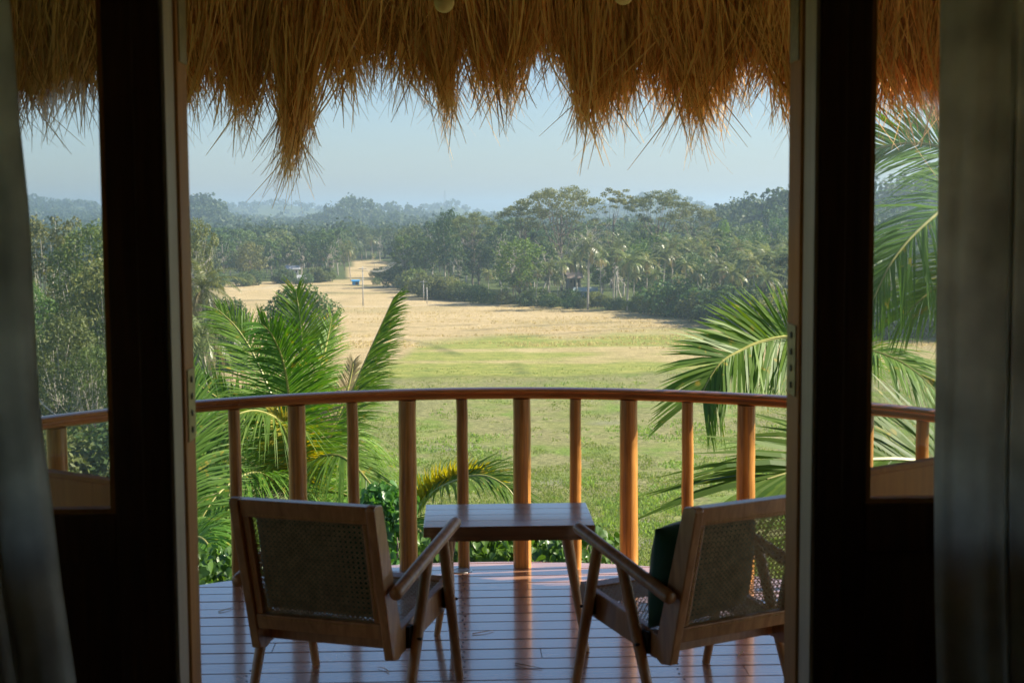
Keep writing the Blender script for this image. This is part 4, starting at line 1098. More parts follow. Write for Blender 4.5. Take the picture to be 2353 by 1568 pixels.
# ------------------------------------------------------------------ room
ZCEIL = 2.75
obj('floor', MB().box((0, .72, -.06), (4.8, 5.56, .1)).mesh('floor'), M_FLOOR, kind='structure')
obj('ceiling', MB().box((0, .72, ZCEIL+.05), (4.8, 5.56, .1)).mesh('ceiling'), M_ROOM, kind='structure')
obj('wall_back', MB().box((0, -2.05, 1.37), (4.8, .1, 2.76)).mesh('wall_back'), M_ROOM, kind='structure')
obj('wall_left', MB().box((-2.35, .7, 1.37), (.1, 5.4, 2.76)).mesh('wall_left'), M_ROOM, kind='structure')
obj('wall_right', MB().box((2.35, .7, 1.37), (.1, 5.4, 2.76)).mesh('wall_right'), M_ROOM, kind='structure')
YW = 3.40                      # room face of the front wall
XL, XR = -.669, .826           # clear opening
ZT = 2.58                      # door head
wf = MB()
for x0, x1 in ((-2.4, -1.45), (1.60, 2.4)): wf.box(((x0+x1)/2, YW+.06, 1.37), (x1-x0, .12, 2.74))
wf.box((.075, YW+.06, (ZT+.08+ZCEIL)/2), (3.05, .12, ZCEIL-ZT-.09))
obj('wall_front', wf.mesh('wall_front'), M_ROOM, kind='structure')

# door frame: posts, linings, outer jambs, head, hinge plates
df = tag(empty('door_frame', (.08, YW+.1, 0)), 'dark wooden door frame around the open balcony doors', 'door frame')
def part(parent, name, mb, mat, bevel=0, smooth=False, sharp=None, kind=None):
    me = mb.mesh(name, smooth, sharp)
    L = parent.matrix_basis.inverted()
    me.transform(L)
    return obj(name, me, mat, parent, bevel=bevel, kind=kind)
for s, X in ((-1, XL), (1, XR)):
    w = .068
    part(df, 'post', MB().box((X+s*(w/2+.009), YW+.058, ZT/2), (w-.006, .116, ZT)), M_DOOR, .004)
    part(df, 'lining', MB().box((X+s*.005, YW+.061, ZT/2), (.010, .112, ZT-.004)), M_LINING, .002)
    part(df, 'jamb', MB().box((X+s*.035, YW+.182, ZT/2), (.084, .124, ZT-.002)), M_JAMB, .004)
    zc = {-1: 1.24, 1: 1.335}[s]
    for zz in (zc, .25, 2.15):
        h = part(df, 'hinge', MB().box((X-s*.0085, YW+.187, zz), (.004, .092, .175)), M_BRASS, .001)
        if zz == zc:
            for k in range(4):
                q = MB(); q.lathe([(0.0001, 0), (.008, .0), (.008, .003), (.0001, .003)], 12)
                me = q.mesh('screw'); me.transform(Matrix.Translation((X-s*.0105, YW+.182, zz-.062+k*.041)) @ Matrix.Rotation(-s*math.pi/2, 4, 'Y'))
                me.transform(df.matrix_basis.inverted())
                so = obj('screw', me, M_SCREW, h)
part(df, 'head', MB().box((.0785, YW+.122, ZT+.045), (XR-XL+.3, .244, .084)), M_DOOR, .004)
# leaf builder: local x 0..W from hinge side, y thickness, z up
def leaf(name, W, label, cat, loc, rz, stile=.085, handle=False, thick=.042, M=None):
    r = tag(empty(name, loc, rz), label, cat)
    zb, zm, H = .02, 1.0, ZT-.02
    M = M or M_DOOR
    def p(nm, mb, m, b=.004): return obj(nm, mb.mesh(nm), m, r, bevel=b)
    p('stile', MB().box((stile/2, 0, (zb+H)/2), (stile, thick, H-zb)), M)
    p('stile', MB().box((W-stile/2, 0, (zb+H)/2), (stile, thick, H-zb)), M)
    p('bottom_rail', MB().box((W/2, 0, zb+.09), (W-2*stile, thick-.004, .18)), M)
    p('lock_rail', MB().box((W/2, 0, zm-.06), (W-2*stile, thick-.004, .12)), M)
    p('top_rail', MB().box((W/2, 0, H-.06), (W-2*stile, thick-.004, .12)), M)
    p('panel', MB().box((W/2, 0, (zb+.18+zm-.12)/2), (W-2*stile+.004, thick*.5, zm-.12-zb-.18+.004)), M)
    g = p('pane', MB().box((W/2, 0, (zm+H-.12)/2), (W-2*stile+.01, .004, H-.12-zm+.01)), M_GLASS, 0)
    for a in (-1, 1):
        fr = MB(); t = .012
        x0, x1, z0, z1 = stile, W-stile, zm, H-.12
        for cx, cz, sx, sz in ((x0+t/2, (z0+z1)/2, t, z1-z0), (x1-t/2, (z0+z1)/2, t, z1-z0)): fr.box((cx, a*.009, cz), (sx, .012, sz))
        for cx, cz, sx, sz in (((x0+x1)/2, z0+t/2, x1-x0-2*t, t), ((x0+x1)/2, z1-t/2, x1-x0-2*t, t)): fr.box((cx, a*.009, cz), (sx, .012, sz))
        obj('bead', fr.mesh('bead'), M_JAMB, g)
    if handle:
        for a in (-1, 1):
            q = MB(); q.tube([(W-.045, a*(thick/2), 1.30), (W-.045, a*(thick/2+.05), 1.30), (W-.045, a*(thick/2+.055), 1.27), (W-.045, a*(thick/2+.055), 1.17)], [.009, .009, .009, .008], 10)
            obj('handle', q.mesh('handle', True), M_BRASS, r)
    return r
# fixed glazed side panels in the wall plane
leaf('glazed_side_panel', .70, 'fixed glazed panel with dark wooden frame left of the doorway', 'window', (XL-.075, YW+.06, 0), math.pi, stile=.074)
leaf('glazed_side_panel', .70, 'fixed glazed panel with dark wooden frame right of the doorway', 'window', (XR+.075, YW+.06, 0), 0, stile=.066)
# the two door leaves, swung outwards
LW_ = .74
leaf('balcony_door', LW_, 'balcony door leaf swung outward behind the left window pane', 'door', (XL-.014, YW+.275, 0), math.pi/2+math.radians(55), handle=True, M=M_JAMB)
leaf('balcony_door', LW_, 'balcony door leaf swung outward behind the right window pane', 'door', (XR+.014, YW+.275, 0), math.pi/2-math.radians(55.5), handle=True, M=M_JAMB)

# curtains
def curtain(label, edge, side, D, width, nf, amp, seed):
    g = np.random.default_rng(seed)
    E_ = np.array([[at_y(px, py, D)[0], at_y(px, py, D)[2]] for px, py in edge]); o = np.argsort(E_[:, 1]); E_ = E_[o]
    nz, nu = 60, 150
    zs = np.linspace(.03, 2.62, nz); us = np.linspace(0, 1, nu)
    V = np.zeros((nz, nu, 3))
    ph = g.uniform(0, 6.28, 4)
    for j, z in enumerate(zs):
        xe = np.interp(z, E_[:, 1], E_[:, 0])
        x = xe + side*us*width
        sp = 1 + .25*(z-1.2)/1.4*0
        f = amp*(np.sin(us*nf*6.283*sp+ph[0]+.25*math.sin(z*1.3+ph[1])) + .35*np.sin(us*nf*2.3*6.283+ph[2]+z*.6) + .18*np.sin(us*nf*4.7*6.28+ph[3]+1.5*math.sin(z*2.1)))
        x = x + .4*amp*np.cos(us*nf*6.283+ph[0])
        fold = f*(0.75+.25*(2.62-z)/2.6)
        V[j, :, 0] = x; V[j, :, 1] = D + fold*np.clip(.25+us*3, 0, 1); V[j, :, 2] = z
    idx_ = np.arange(nz*nu).reshape(nz, nu)
    Fq = np.stack([idx_[:-1, :-1], idx_[:-1, 1:], idx_[1:, 1:], idx_[1:, :-1]], -1).reshape(-1, 4)
    c = V.reshape(-1, 3).mean(0); c[2] = 0
    ob = obj('curtain', new_mesh('curtain', V.reshape(-1, 3)-c, Fq, True), M_CURTAIN, loc=tuple(c))
    sm = ob.modifiers.new('thickness', 'SOLIDIFY'); sm.thickness = .003
    return tag(ob, label, 'curtain')
curtain('grey linen curtain hanging at the left edge', [(-24, -260), (-4, 0), (16, 250), (41, 480), (58, 800), (66, 930), (98, 1180), (118, 1350), (151, 1568), (166, 1800)], -1, 3.12, .75, 5.5, .065, 3)
curtain('grey linen curtain hanging at the right edge', [(2180, -260), (2178, 0), (2172, 480), (2168, 800), (2164, 1100), (2166, 1350), (2172, 1568), (2176, 1800)], 1, 3.15, .75, 4.6, .075, 8)
rod = tag(empty('curtain_rod', (.08, 3.14, 2.64)), 'curtain rod running above the doorway', 'curtain rod')
obj('rod', MB().tube([(-2.2, 0, 0), (2.2, 0, 0)], .012, 10).mesh('rod', True), M_DOOR, rod)
for s in (-1, 1): obj('bracket', MB().box((s*2.0, .13, 0), (.03, .25, .03)).mesh('bracket'), M_DOOR, rod)

# ------------------------------------------------------------------ balcony deck
BC = np.array([.09, 4.60]); RP, RD, RRAIL = 2.375, 2.47, 2.40
deck = empty('balcony_deck', (0, 5.3, 0)); deck['kind'] = 'structure'
PITCHB, GAP = .1288, .011
y = 6.912 + PITCHB*2
k = 0
def halfw(yy):
    dy = yy-BC[1]
    if dy <= 0: return RD
    return math.sqrt(max(0, RD*RD-dy*dy))
joint = {4: .62, 7: -.35, 9: .95, 11: -.75, 12: .30, 14: 1.05, 16: -.2, 18: .7, 20: -.9, 22: .1}
while y > 3.66:
    y1, y0 = y-GAP/2, y-PITCHB+GAP/2
    yt = min(y1, BC[1]+RD-.001)
    if yt-y0 > .02:
        n = 9; ys = np.linspace(y0, yt, n)
        left_ = [(BC[0]-halfw(v), v) for v in ys]; right_ = [(BC[0]+halfw(v), v) for v in ys]
        def mk(poly):
            mb = MB(); mb.prism([(a, b-5.3) for a, b in poly], -.028+random.uniform(-.0008, .0008), random.uniform(-.0012, .0004), 'z')
            obj('plank', mb.mesh('plank'), M_DECK, deck)
        if k in joint:
            xj = joint[k]
            mk(left_[::-1] + [(xj-.0015, ys[0]), (xj-.0015, ys[-1])]); mk([(xj+.0015, ys[-1]), (xj+.0015, ys[0])] + right_)
        else:
            mk(left_[::-1] + right_)
    y -= PITCHB; k += 1
nl = MB()
yy_ = 6.912 + PITCHB*2 - PITCHB/2
while yy_ > 3.8:
    for x in (-1.6, -.8, 0, .8, 1.6):
        for e in (-.032, .032):
            if abs(x-BC[0]) < halfw(yy_+e)-.03:
                q = MB(); nl.lathe([(.0042, -.002), (.0042, .0012), (.002, .0017)], 7, (x+random.uniform(-.008, .008), yy_+e-5.3+random.uniform(-.006, .006), 0))
    yy_ -= PITCHB
obj('nail_heads', nl.mesh('nail_heads'), M_SCREW, deck, kind='stuff')
sub = [(BC[0]+(RD-.06)*math.cos(a), BC[1]+(RD-.06)*math.sin(a)-5.3) for a in np.linspace(0, math.pi, 40)] + [(BC[0]-RD+.06, 3.66-5.3), (BC[0]+RD-.06, 3.66-5.3)]
obj('gap_shade_sheet', MB().prism(sub, -.0335, -.0305, 'z').mesh('gap_shade_sheet'), M_RUBBER, deck)  # added black sheet: blocks light from below, keeps the plank gaps dark
# curved fascia, joists and stilts
mb = MB(); n = 64
angf = np.linspace(0, math.pi, n)
V = []
for a in angf:
    for r_, z in ((RD-.045, -.035), (RD-.005, -.035), (RD-.005, -.21), (RD-.045, -.21)):
        V.append((BC[0]+r_*math.cos(a), BC[1]+r_*math.sin(a)-5.3, z))
Fc = [(i*4+k_, i*4+(k_+1) % 4, (i+1)*4+(k_+1) % 4, (i+1)*4+k_) for i in range(n-1) for k_ in range(4)]
obj('fascia', mb.add(V, Fc).mesh('fascia'), M_DECK, deck)
for x in (-1.6, -.8, 0, .8, 1.6):
    yy = BC[1]+math.sqrt(2.40**2-(x-BC[0])**2)
    obj('joist', MB().box((x, (3.6+yy)/2-5.3, -.105), (.06, yy-3.6, .15)).mesh('joist'), M_DOOR, deck)
for x, yy in ((-1.6, 5.6), (1.7, 5.6), (.09, 6.6), (-2.0, 4.0), (2.0, 4.0)):
    g_ = gz(x, yy)
    obj('stilt', MB().tube([(x, yy-5.3, g_-.5), (x, yy-5.3, -.18)], .09, 12).mesh('stilt', True), M_POST, deck)
obj('threshold', MB().box((.0785, 3.585-5.3, -.012), (XR-XL-.004, .13, .06)).mesh('threshold'), M_DOOR, deck, bevel=.004)

# railing
rail = tag(empty('balcony_railing', (BC[0], BC[1], 0)), 'curved wooden balcony railing with round posts and double handrail', 'railing')
def ang_px(px, py=1000.0):
    d = rayd(px, py)[:2]; o = -BC
    a_, b_, c_ = d@d, 2*(o@d), o@o-RP*RP
    t = (-b_+math.sqrt(b_*b_-4*a_*c_))/(2*a_); p = o+d*t
    return math.atan2(p[1], p[0])
ZR = .862
posts = [(ang_px(p), 1) for p in (683, 935, 1198, 1445, 1713)] + [(ang_px(p), 0) for p in (540, 811, 1063, 1321, 1580)]
stp = ang_px(1580)-ang_px(1713)
a = ang_px(1713); tog = 0
spots_r = []
for q in range(1, 9):
    a -= stp*1.02
    if a < 0: break
    spots_r.append((a, q % 2 == 0))
posts += [(v, int(b)) for v, b in spots_r]
a = ang_px(540)
for q in range(1, 9):
    a += stp*1.02
    if a > math.pi: break
    posts.append((a, int(q % 2 == 1)))
posts.sort()
for a, thick in posts:
    r_ = .0425 if thick else .0275
    x, yv = RP*math.cos(a), RP*math.sin(a)
    mb = MB(); ln = random.uniform(-.003, .003)
    N_ = 10
    P = [(x+ln*i/N_+random.uniform(-.0012, .0012), yv+random.uniform(-.0012, .0012), -.002+(ZR-.045)*i/N_) for i in range(N_+1)]
    mb.tube(P, [r_*(1.03-.05*i/N_)*random.uniform(.985, 1.015) for i in range(N_+1)], 24)
    me = mb.mesh('post', True, 60)
    me.transform(Matrix.Translation((-x, -yv, 0)))
    obj('post' if thick else 'baluster', me, M_POST, rail, loc=(x, yv, 0), rot=(0, 0, 0))
# handrail profile swept round: (radial offset, height)
prof = [(-.030, -.054), (-.046, -.050), (-.053, -.043), (-.049, -.035), (-.029, -.0295), (-.029, -.0245), (-.046, -.021), (-.0515, -.012), (-.048, -.004), (-.036, .002), (0, .006), (.036, .002), (.048, -.004), (.0515, -.012), (.046, -.021), (.036, -.0245), (.036, -.0285), (.046, -.034), (.049, -.042), (.044, -.050), (.030, -.054)]
V, Fc = [], []
pathR = [(RRAIL, -.75+.05*i) for i in range(15)]
pts_r = [(RRAIL*math.cos(t), RRAIL*math.sin(t), math.cos(t), math.sin(t)) for t in np.linspace(0, math.pi, 97)]
pts_r = [(RRAIL, -.86, 1, 0)] + pts_r + [(-RRAIL, -.86, -1, 0)]
m_ = len(prof)
for x, yv, nx, ny in pts_r:
    for dr, dz in prof: V.append((x+nx*dr*.95, yv+ny*dr*.95, ZR+dz*.88))
for i in range(len(pts_r)-1):
    for q in range(m_):
        q2 = (q+1) % m_
        Fc.append((i*m_+q, (i+1)*m_+q, (i+1)*m_+q2, i*m_+q2))
Fc += [tuple(range(m_)), tuple(range((len(pts_r)-1)*m_, len(pts_r)*m_))[::-1]]
me = new_mesh('handrail', V, Fc, True, 50)
obj('handrail', me, M_RAIL, rail)
for s in (-1, 1):
    for q, yv in enumerate((-.25, -.55, -.82)):
        mb = MB().tube([(0, 0, -.002), (0, 0, ZR-.045)], .0425 if q != 1 else .0275, 20)
        obj('post' if q != 1 else 'baluster', mb.mesh('post', True, 60), M_POST, rail, loc=(s*RP, yv, 0))

# recessed steel floor light by the railing
fl = at_z(1058, 1310, .0)
r = tag(empty('floor_light', (fl[0], fl[1], 0)), 'round steel floor light set in the deck by a baluster', 'light')
obj('rim', MB().lathe([(.036, .0015), (.038, .0042), (.053, .0042), (.056, .0012)], 40).mesh('rim', True, 40), M_STEEL, r)
obj('lens', MB().lathe([(.0001, .0022), (.018, .0034), (.0362, .0028), (.0362, .0011)], 32).mesh('lens', True, 40), M_LENS, r)

# a few fallen straws lying on the deck
for k_, (px, py, an, L_, lb) in enumerate([(1110, 1452, .5, .10, 'fallen straw on the deck below the table'), (880, 1538, 2.2, .08, 'fallen straw on the deck under the left chair'), (1215, 1530, -.6, .12, 'fallen straw on the deck between the front chair legs'),
                                       (520, 1400, .9, .09, 'fallen straw on the deck left of the left chair'), (1700, 1500, 1.2, .10, 'fallen straw on the deck under the right chair')]):
    p_ = at_z(px, py, .0)
    q_ = catmull([(-L_/2*math.cos(an), -L_/2*math.sin(an), .0035), (.006*math.sin(an), -.006*math.cos(an), .006), (L_/2*math.cos(an), L_/2*math.sin(an), .0035)], 7)
    so_ = obj('fallen_straw', MB().tube([tuple(v) for v in q_], list(np.linspace(.0022, .0010, 7)), 5).mesh('fallen_straw'), M_THATCH, loc=(p_[0], p_[1], 0))
    tag(so_, lb, 'straw', 'fallen straws on the deck')

# ------------------------------------------------------------------ table
TX, TY, TZ = .1775, 5.692, .52
tb = tag(empty('side_table', (TX, TY, 0)), 'low wooden table with thick top between the two chairs', 'table')
for i in range(4):
    w_ = .436/4
    obj('board', MB().box((0, -.218+w_*(i+.5), TZ-.021), (.652, w_-.0008, .040)).mesh('board'), M_TABLE, tb, bevel=.002)
apr = MB()
obj('apron', MB().box((0, -.19, TZ-.050), (.60, .022, .022)).mesh('apron'), M_TABLE, tb)
obj('apron', MB().box((0, .19, TZ-.050), (.60, .022, .022)).mesh('apron'), M_TABLE, tb)
def under(px, py, yv):          # point at depth yv seen at that column and row, relative to the table
    p = at_y(px, py, yv); return (p[0]-TX, p[1]-TY, max(0.0, p[2]))
for top, foot in (((1043, 1242, 5.80), (1004, 1456, 5.83)), ((1293, 1238, 5.80), (1337, 1440, 5.90)), ((1026, 1268, 5.60), (1043, 1512, 5.57)), ((1300, 1266, 5.60), (1347, 1500, 5.57))):
    a, b = under(*top), under(*foot)
    obj('leg', MB().tube([(b[0], b[1], 0), ((a[0]+b[0])/2, (a[1]+b[1])/2, .235), (a[0], a[1], TZ-.04)], [.013, .018, .022], 16).mesh('leg', True, 60), M_CHAIR, tb)

# ------------------------------------------------------------------ chairs
def strip(mb, a, b, w, nrm):
    a, b = Vector(a), Vector(b); t = (b-a).normalized(); s = t.cross(Vector(nrm)).normalized()*w/2
    mb.add([a-s, b-s, b+s, a+s], [(0, 1, 2, 3)])
def cane_panel(O, X, Y, wd, ht, pitch=.0185, sw=.0036):
    """six-way woven cane on the plane O + u X + v Y"""
    O, X, Y = Vector(O), Vector(X).normalized(), Vector(Y).normalized(); Nn = X.cross(Y)
    mb = MB()
    def P(u, v, d): return O + X*u + Y*v + Nn*d
    nu = int(wd/pitch); nv = int(ht/pitch)
    for i in range(nu+1):
        u = wd*(i+.5)/(nu+1)
        for e in (-.0029, .0029): strip(mb, P(u+e, 0, 0), P(u+e, ht, 0), sw*.75, Nn)
    for j in range(nv+1):
        v = ht*(j+.5)/(nv+1)
        for e in (-.0029, .0029): strip(mb, P(0, v+e, .0009), P(wd, v+e, .0009), sw*.75, Nn)
    dg = pitch*1.0
    for sgn in (1, -1):
        n = int((wd+ht)/dg)
        for k_ in range(1, n):
            c = k_*dg + dg*.5
            if sgn == 1: u0, v0, u1, v1 = max(0, c-ht), min(ht, c), min(wd, c), max(0, c-wd)
            else: u0, v0, u1, v1 = max(0, c-ht), ht-min(ht, c), min(wd, c), ht-max(0, c-wd)
            if abs(u1-u0) > .004: strip(mb, P(u0, v0, .0016 if sgn == 1 else -.0009), P(u1, v1, .0016 if sgn == 1 else -.0009), sw, Nn)
    return mb
CW, CA = .263, .291
def make_chair():
    r = empty('lounge_chair')
    def p(nm, mb, m, bevel=0, smooth=False): return obj(nm, mb.mesh(nm, smooth, 60 if smooth else None), m, r, bevel=bevel)
    # back stiles: side profile (y,z)
    prof_ = [(-.478, .752), (-.470, .765), (-.452, .768), (-.412, .760), (-.404, .748), (-.262, .300), (-.232, .236), (-.288, .212), (-.340, .222)]
    for s in (-1, 1):
        x0, x1 = sorted((s*CW, s*(CW-.032)))
        p('back_stile', MB().prism(prof_, x0, x1, 'x'), M_CHAIR, .004)
    # rear edge line of the back: from (-.340,.222) to (-.474,.765)
    def bk(z, off): # point on back plane at height z, off forward of the rear edge
        t = (z-.222)/(.765-.222); return (-.340 + (-.474+.340)*t + off, z)
    def railbox(z0, z1, o0, o1):
        return [(*bk(z0, o0),), (*bk(z0, o1),), (*bk(z1, o1),), (*bk(z1, o0),)]
    p('top_rail', MB().prism(railbox(.702, .763, .004, .052), -(CW-.033), CW-.033, 'x'), M_CHAIR, .003)
    p('bottom_rail', MB().prism(railbox(.297, .350, .004, .045), -(CW-.033), CW-.033, 'x'), M_CHAIR, .003)
    # inner frame the cane is laced to
    for s in (-1, 1):
        x0, x1 = sorted((s*(CW-.033), s*(CW-.058)))
        p('inner_stile', MB().prism(railbox(.351, .701, .010, .040), x0, x1, 'x'), M_CHAIR, .003)
    yb, zb_ = bk(.350, .026); ytp, ztp = bk(.702, .026)
    ht = math.hypot(ytp-yb, ztp-zb_)
    wd = 2*(CW-.058)
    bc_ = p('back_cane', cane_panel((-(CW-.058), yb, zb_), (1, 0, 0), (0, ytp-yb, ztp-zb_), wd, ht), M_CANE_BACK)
    # lacing stitches on the rear faces
    lc = MB()
    for z, in ((.712,), (.338,)):
        yy, zz = bk(z, .0025)
        n = 26
        for i in range(n):
            x = -wd/2 + wd*(i+.5)/n
            lc.box((x, yy, zz+random.uniform(-.001, .001)), (wd/n*random.uniform(.45, .7), .002, .0028))
    for s in (-1, 1):
        for i in range(20):
            z = .36+.33*(i+.5)/20; yy, zz = bk(z, .0085)
            lc.box((s*(CW-.047), yy, zz), (.0028, .002, .009))
    obj('lacing', lc.mesh('lacing'), M_LACE, bc_, kind='stuff')
    # seat: side rails, front/rear rails, cane
    def sz(yv): return .345 + (yv+.02)*.150     # top of the seat rail
    for s in (-1, 1):
        x0, x1 = sorted((s*(CW-.001), s*(CW-.030)))
        p('seat_rail', MB().prism([(-.252, sz(-.252)-.088), (.20, sz(.20)-.098), (.222, sz(.222)-.03), (.218, sz(.218)), (-.27, sz(-.27))], x0, x1, 'x'), M_CHAIR, .004)
    p('front_rail', MB().prism([(.165, sz(.165)-.07), (.208, sz(.208)-.07), (.212, sz(.212)-.002), (.165, sz(.165)-.002)], -(CW-.031), CW-.031, 'x'), M_CHAIR, .003)
    p('rear_rail', MB().prism([(-.258, sz(-.258)-.075), (-.225, sz(-.225)-.075), (-.225, sz(-.225)-.002), (-.258, sz(-.258)-.002)], -(CW-.031), CW-.031, 'x'), M_CHAIR, .003)
    p('seat_cane', cane_panel((-(CW-.031), -.225, sz(-.225)-.008), (1, 0, 0), (0, .39, .39*.15), 2*(CW-.031), .39*1.011), M_CANE)
    # arms and A-frame legs
    def arm(t): return (-.380+(.187+.380)*t, .460+(.588-.460)*t)
    for s in (-1, 1):
        a0, a1 = arm(0), arm(1)
        am = MB(); ts = [-.012, 0, .03, .5, .97, 1.0, 1.018]; rr = [.017, .0215, .023, .0225, .0215, .019, .010]
        am.tube([(s*CA, *arm(t)) for t in ts], rr, 20)
        p('armrest', am, M_CHAIR, 0, True)
        f0 = arm(.759); r0 = arm(.51)
        p('leg', MB().tube([(s*CA, .203, 0), (s*CA, (.203+f0[0])/2, f0[1]/2), (s*CA, f0[0], f0[1])], [.0155, .0195, .020], 18), M_CHAIR, 0, True)
        p('leg', MB().tube([(s*CA, -.306, 0), (s*CA, (-.306+r0[0])/2, r0[1]/2), (s*CA, r0[0], r0[1])], [.0155, .020, .020], 18), M_CHAIR, 0, True)
        # dark spacers and bolts where the legs meet the seat rails
        for yv in (.130, -.212):
            p('spacer', MB().box((s*(CW+.006), yv, sz(yv)-.045), (.013, .034, .075)), M_RUBBER)
            x0 = s*(CA+.019)
            p('bolt', MB().tube([(s*CA, yv, sz(yv)-.05), (x0+s*.004, yv, sz(yv)-.05)], .0055, 8), M_SCREW)
    return r
def copy_tree(o, parent=None):
    c = o.copy(); COL.objects.link(c); c.parent = parent
    for ch in list(o.children): copy_tree(ch, c)
    return c
ch1 = make_chair()
ch2 = copy_tree(ch1)
ch1.location = (-.361, 5.178, 0); ch1.rotation_euler = (0, 0, -.360)
ch2.location = (.752, 5.093, 0); ch2.rotation_euler = (0, 0, .477)
tag(ch1, 'cane-backed wooden lounge chair left of the table, seen from behind', 'chair', 'lounge chairs on the balcony')
tag(ch2, 'cane-backed wooden lounge chair right of the table, partly behind the door jamb', 'chair', 'lounge chairs on the balcony')

def cushion(chair, cx, cz, w, h, t, roll, tiltdeg, dy, label, seed):
    g = np.random.default_rng(seed)
    n = 26; V = []; Fc = []
    u = np.linspace(-1, 1, n)
    for side in (1, -1):
        for j in range(n):
            for i in range(n):
                a, b = u[i], u[j]
                e = (1-abs(a)**3.0)*(1-abs(b)**3.0)
                pin = 1 - .07*(abs(a)**2*(1-abs(b)**2)) ; pin2 = 1 - .07*(abs(b)**2*(1-abs(a)**2))
                x = a*w/2*pin2 ; z = b*h/2*pin
                wr = .006*math.sin(6*a+3*b+seed)*e + .004*math.sin(11*b-4*a)*e
                V.append((x, side*(t/2*e**.55 + .004) + wr, z))
    N2 = n*n
    for sd in (0, 1):
        for j in range(n-1):
            for i in range(n-1):
                q = sd*N2+j*n+i; f = (q, q+1, q+n+1, q+n)
                Fc.append(f if sd else f[::-1])
    ring = [i for i in range(n)] + [j*n+n-1 for j in range(1, n)] + [(n-1)*n+i for i in range(n-2, -1, -1)] + [j*n for j in range(n-2, 0, -1)]
    for k_ in range(len(ring)):
        a_, b_ = ring[k_], ring[(k_+1) % len(ring)]
        Fc.append((a_, b_, b_+N2, a_+N2))
    me = new_mesh('cushion', V, Fc, True)
    Mx = Matrix.Translation(chair.location) @ Matrix.Rotation(chair.rotation_euler[2], 4, 'Z') @ Matrix.Translation((cx, dy, cz)) @ Matrix.Rotation(math.radians(tiltdeg), 4, 'X') @ Matrix.Rotation(roll, 4, 'Y')
    o = obj('cushion', me, M_CUSHION); o.matrix_world = Mx
    return tag(o, label, 'cushion')
cushion(ch1, -.012, .535, .455, .40, .12, .02, 14, -.300, 'dark green cushion leaning in the left chair behind its cane back', 1)
cushion(ch2, -.085, .515, .40, .37, .17, -.10, 15, -.270, 'dark green velvet cushion leaning in the right chair', 2)

# ------------------------------------------------------------------ thatched roof
RC = np.array([.0, 1.90]); RE = 5.72; ZE = 2.58; SL = .80
rf = tag(empty('thatched_roof', (RC[0], RC[1], 2.5)), 'shaggy straw thatch roof overhanging the balcony', 'roof')
def cone_shell():
    V, Fc = [], []
    n = 120
    g = np.random.default_rng(4)
    rings = [(.25, 0, 0.0), (3.0, 0, .0), (RE-.25, 0, 0), (RE+.02, .02, 0), (RE+.10, .12, 1), (RE+.02, .30, 1), (RE-.4, .36, 0), (3.0, .38, 0), (.25, .4, 0)]
    for r_, up_, j in rings:
        for k_ in range(n):
            a = 2*math.pi*k_/n
            rr = r_ + (g.normal(0, .02) if j else 0)
            V.append((rr*math.cos(a), rr*math.sin(a), ZE-2.5+(RE-r_)*SL+up_ + (g.normal(0, .015) if j else 0)))
    for i in range(len(rings)-1):
        for k_ in range(n):
            k2 = (k_+1) % n
            Fc.append((i*n+k_, (i+1)*n+k_, (i+1)*n+k2, i*n+k2))
    for i in (0, len(rings)-1): Fc.append(tuple(i*n+k_ for k_ in range(n)))
    return new_mesh('thatch_shell', V, Fc, True)
obj('thatch_body', cone_shell(), M_THATCH_BODY, rf)
# lower outline of the thatch, as picture columns/rows on the eave
CT = [(-200, 235), (70, 235), (110, 215), (150, 200), (190, 222), (230, 175), (300, 190), (360, 210), (423, 222), (456, 196), (489, 170), (515, 196), (544, 255), (577, 248), (603, 196), (632, 131), (642, 327), (655, 392), (685, 376), (711, 278), (734, 124), (753, 137), (776, 170), (815, 183),
      (842, 137), (881, 114), (897, 147), (930, 176), (969, 183), (995, 196), (1021, 278), (1044, 229), (1054, 131), (1080, 108), (1085, 180), (1118, 196), (1151, 222), (1177, 212), (1200, 157), (1232, 131), (1265, 121), (1298, 154), (1314, 229), (1334, 294), (1363, 288), (1396, 245),
      (1429, 235), (1461, 222), (1478, 183), (1510, 209), (1543, 229), (1576, 278), (1608, 294), (1641, 245), (1674, 229), (1700, 163), (1733, 163), (1772, 183), (1805, 245), (1821, 278), (1900, 240), (2000, 232), (2050, 240), (2100, 232), (2160, 242), (2240, 235), (2600, 240)]
CT = np.array(CT, float)
def eave_y(x): return RC[1] + math.sqrt(max(.5, RE*RE-x*x))
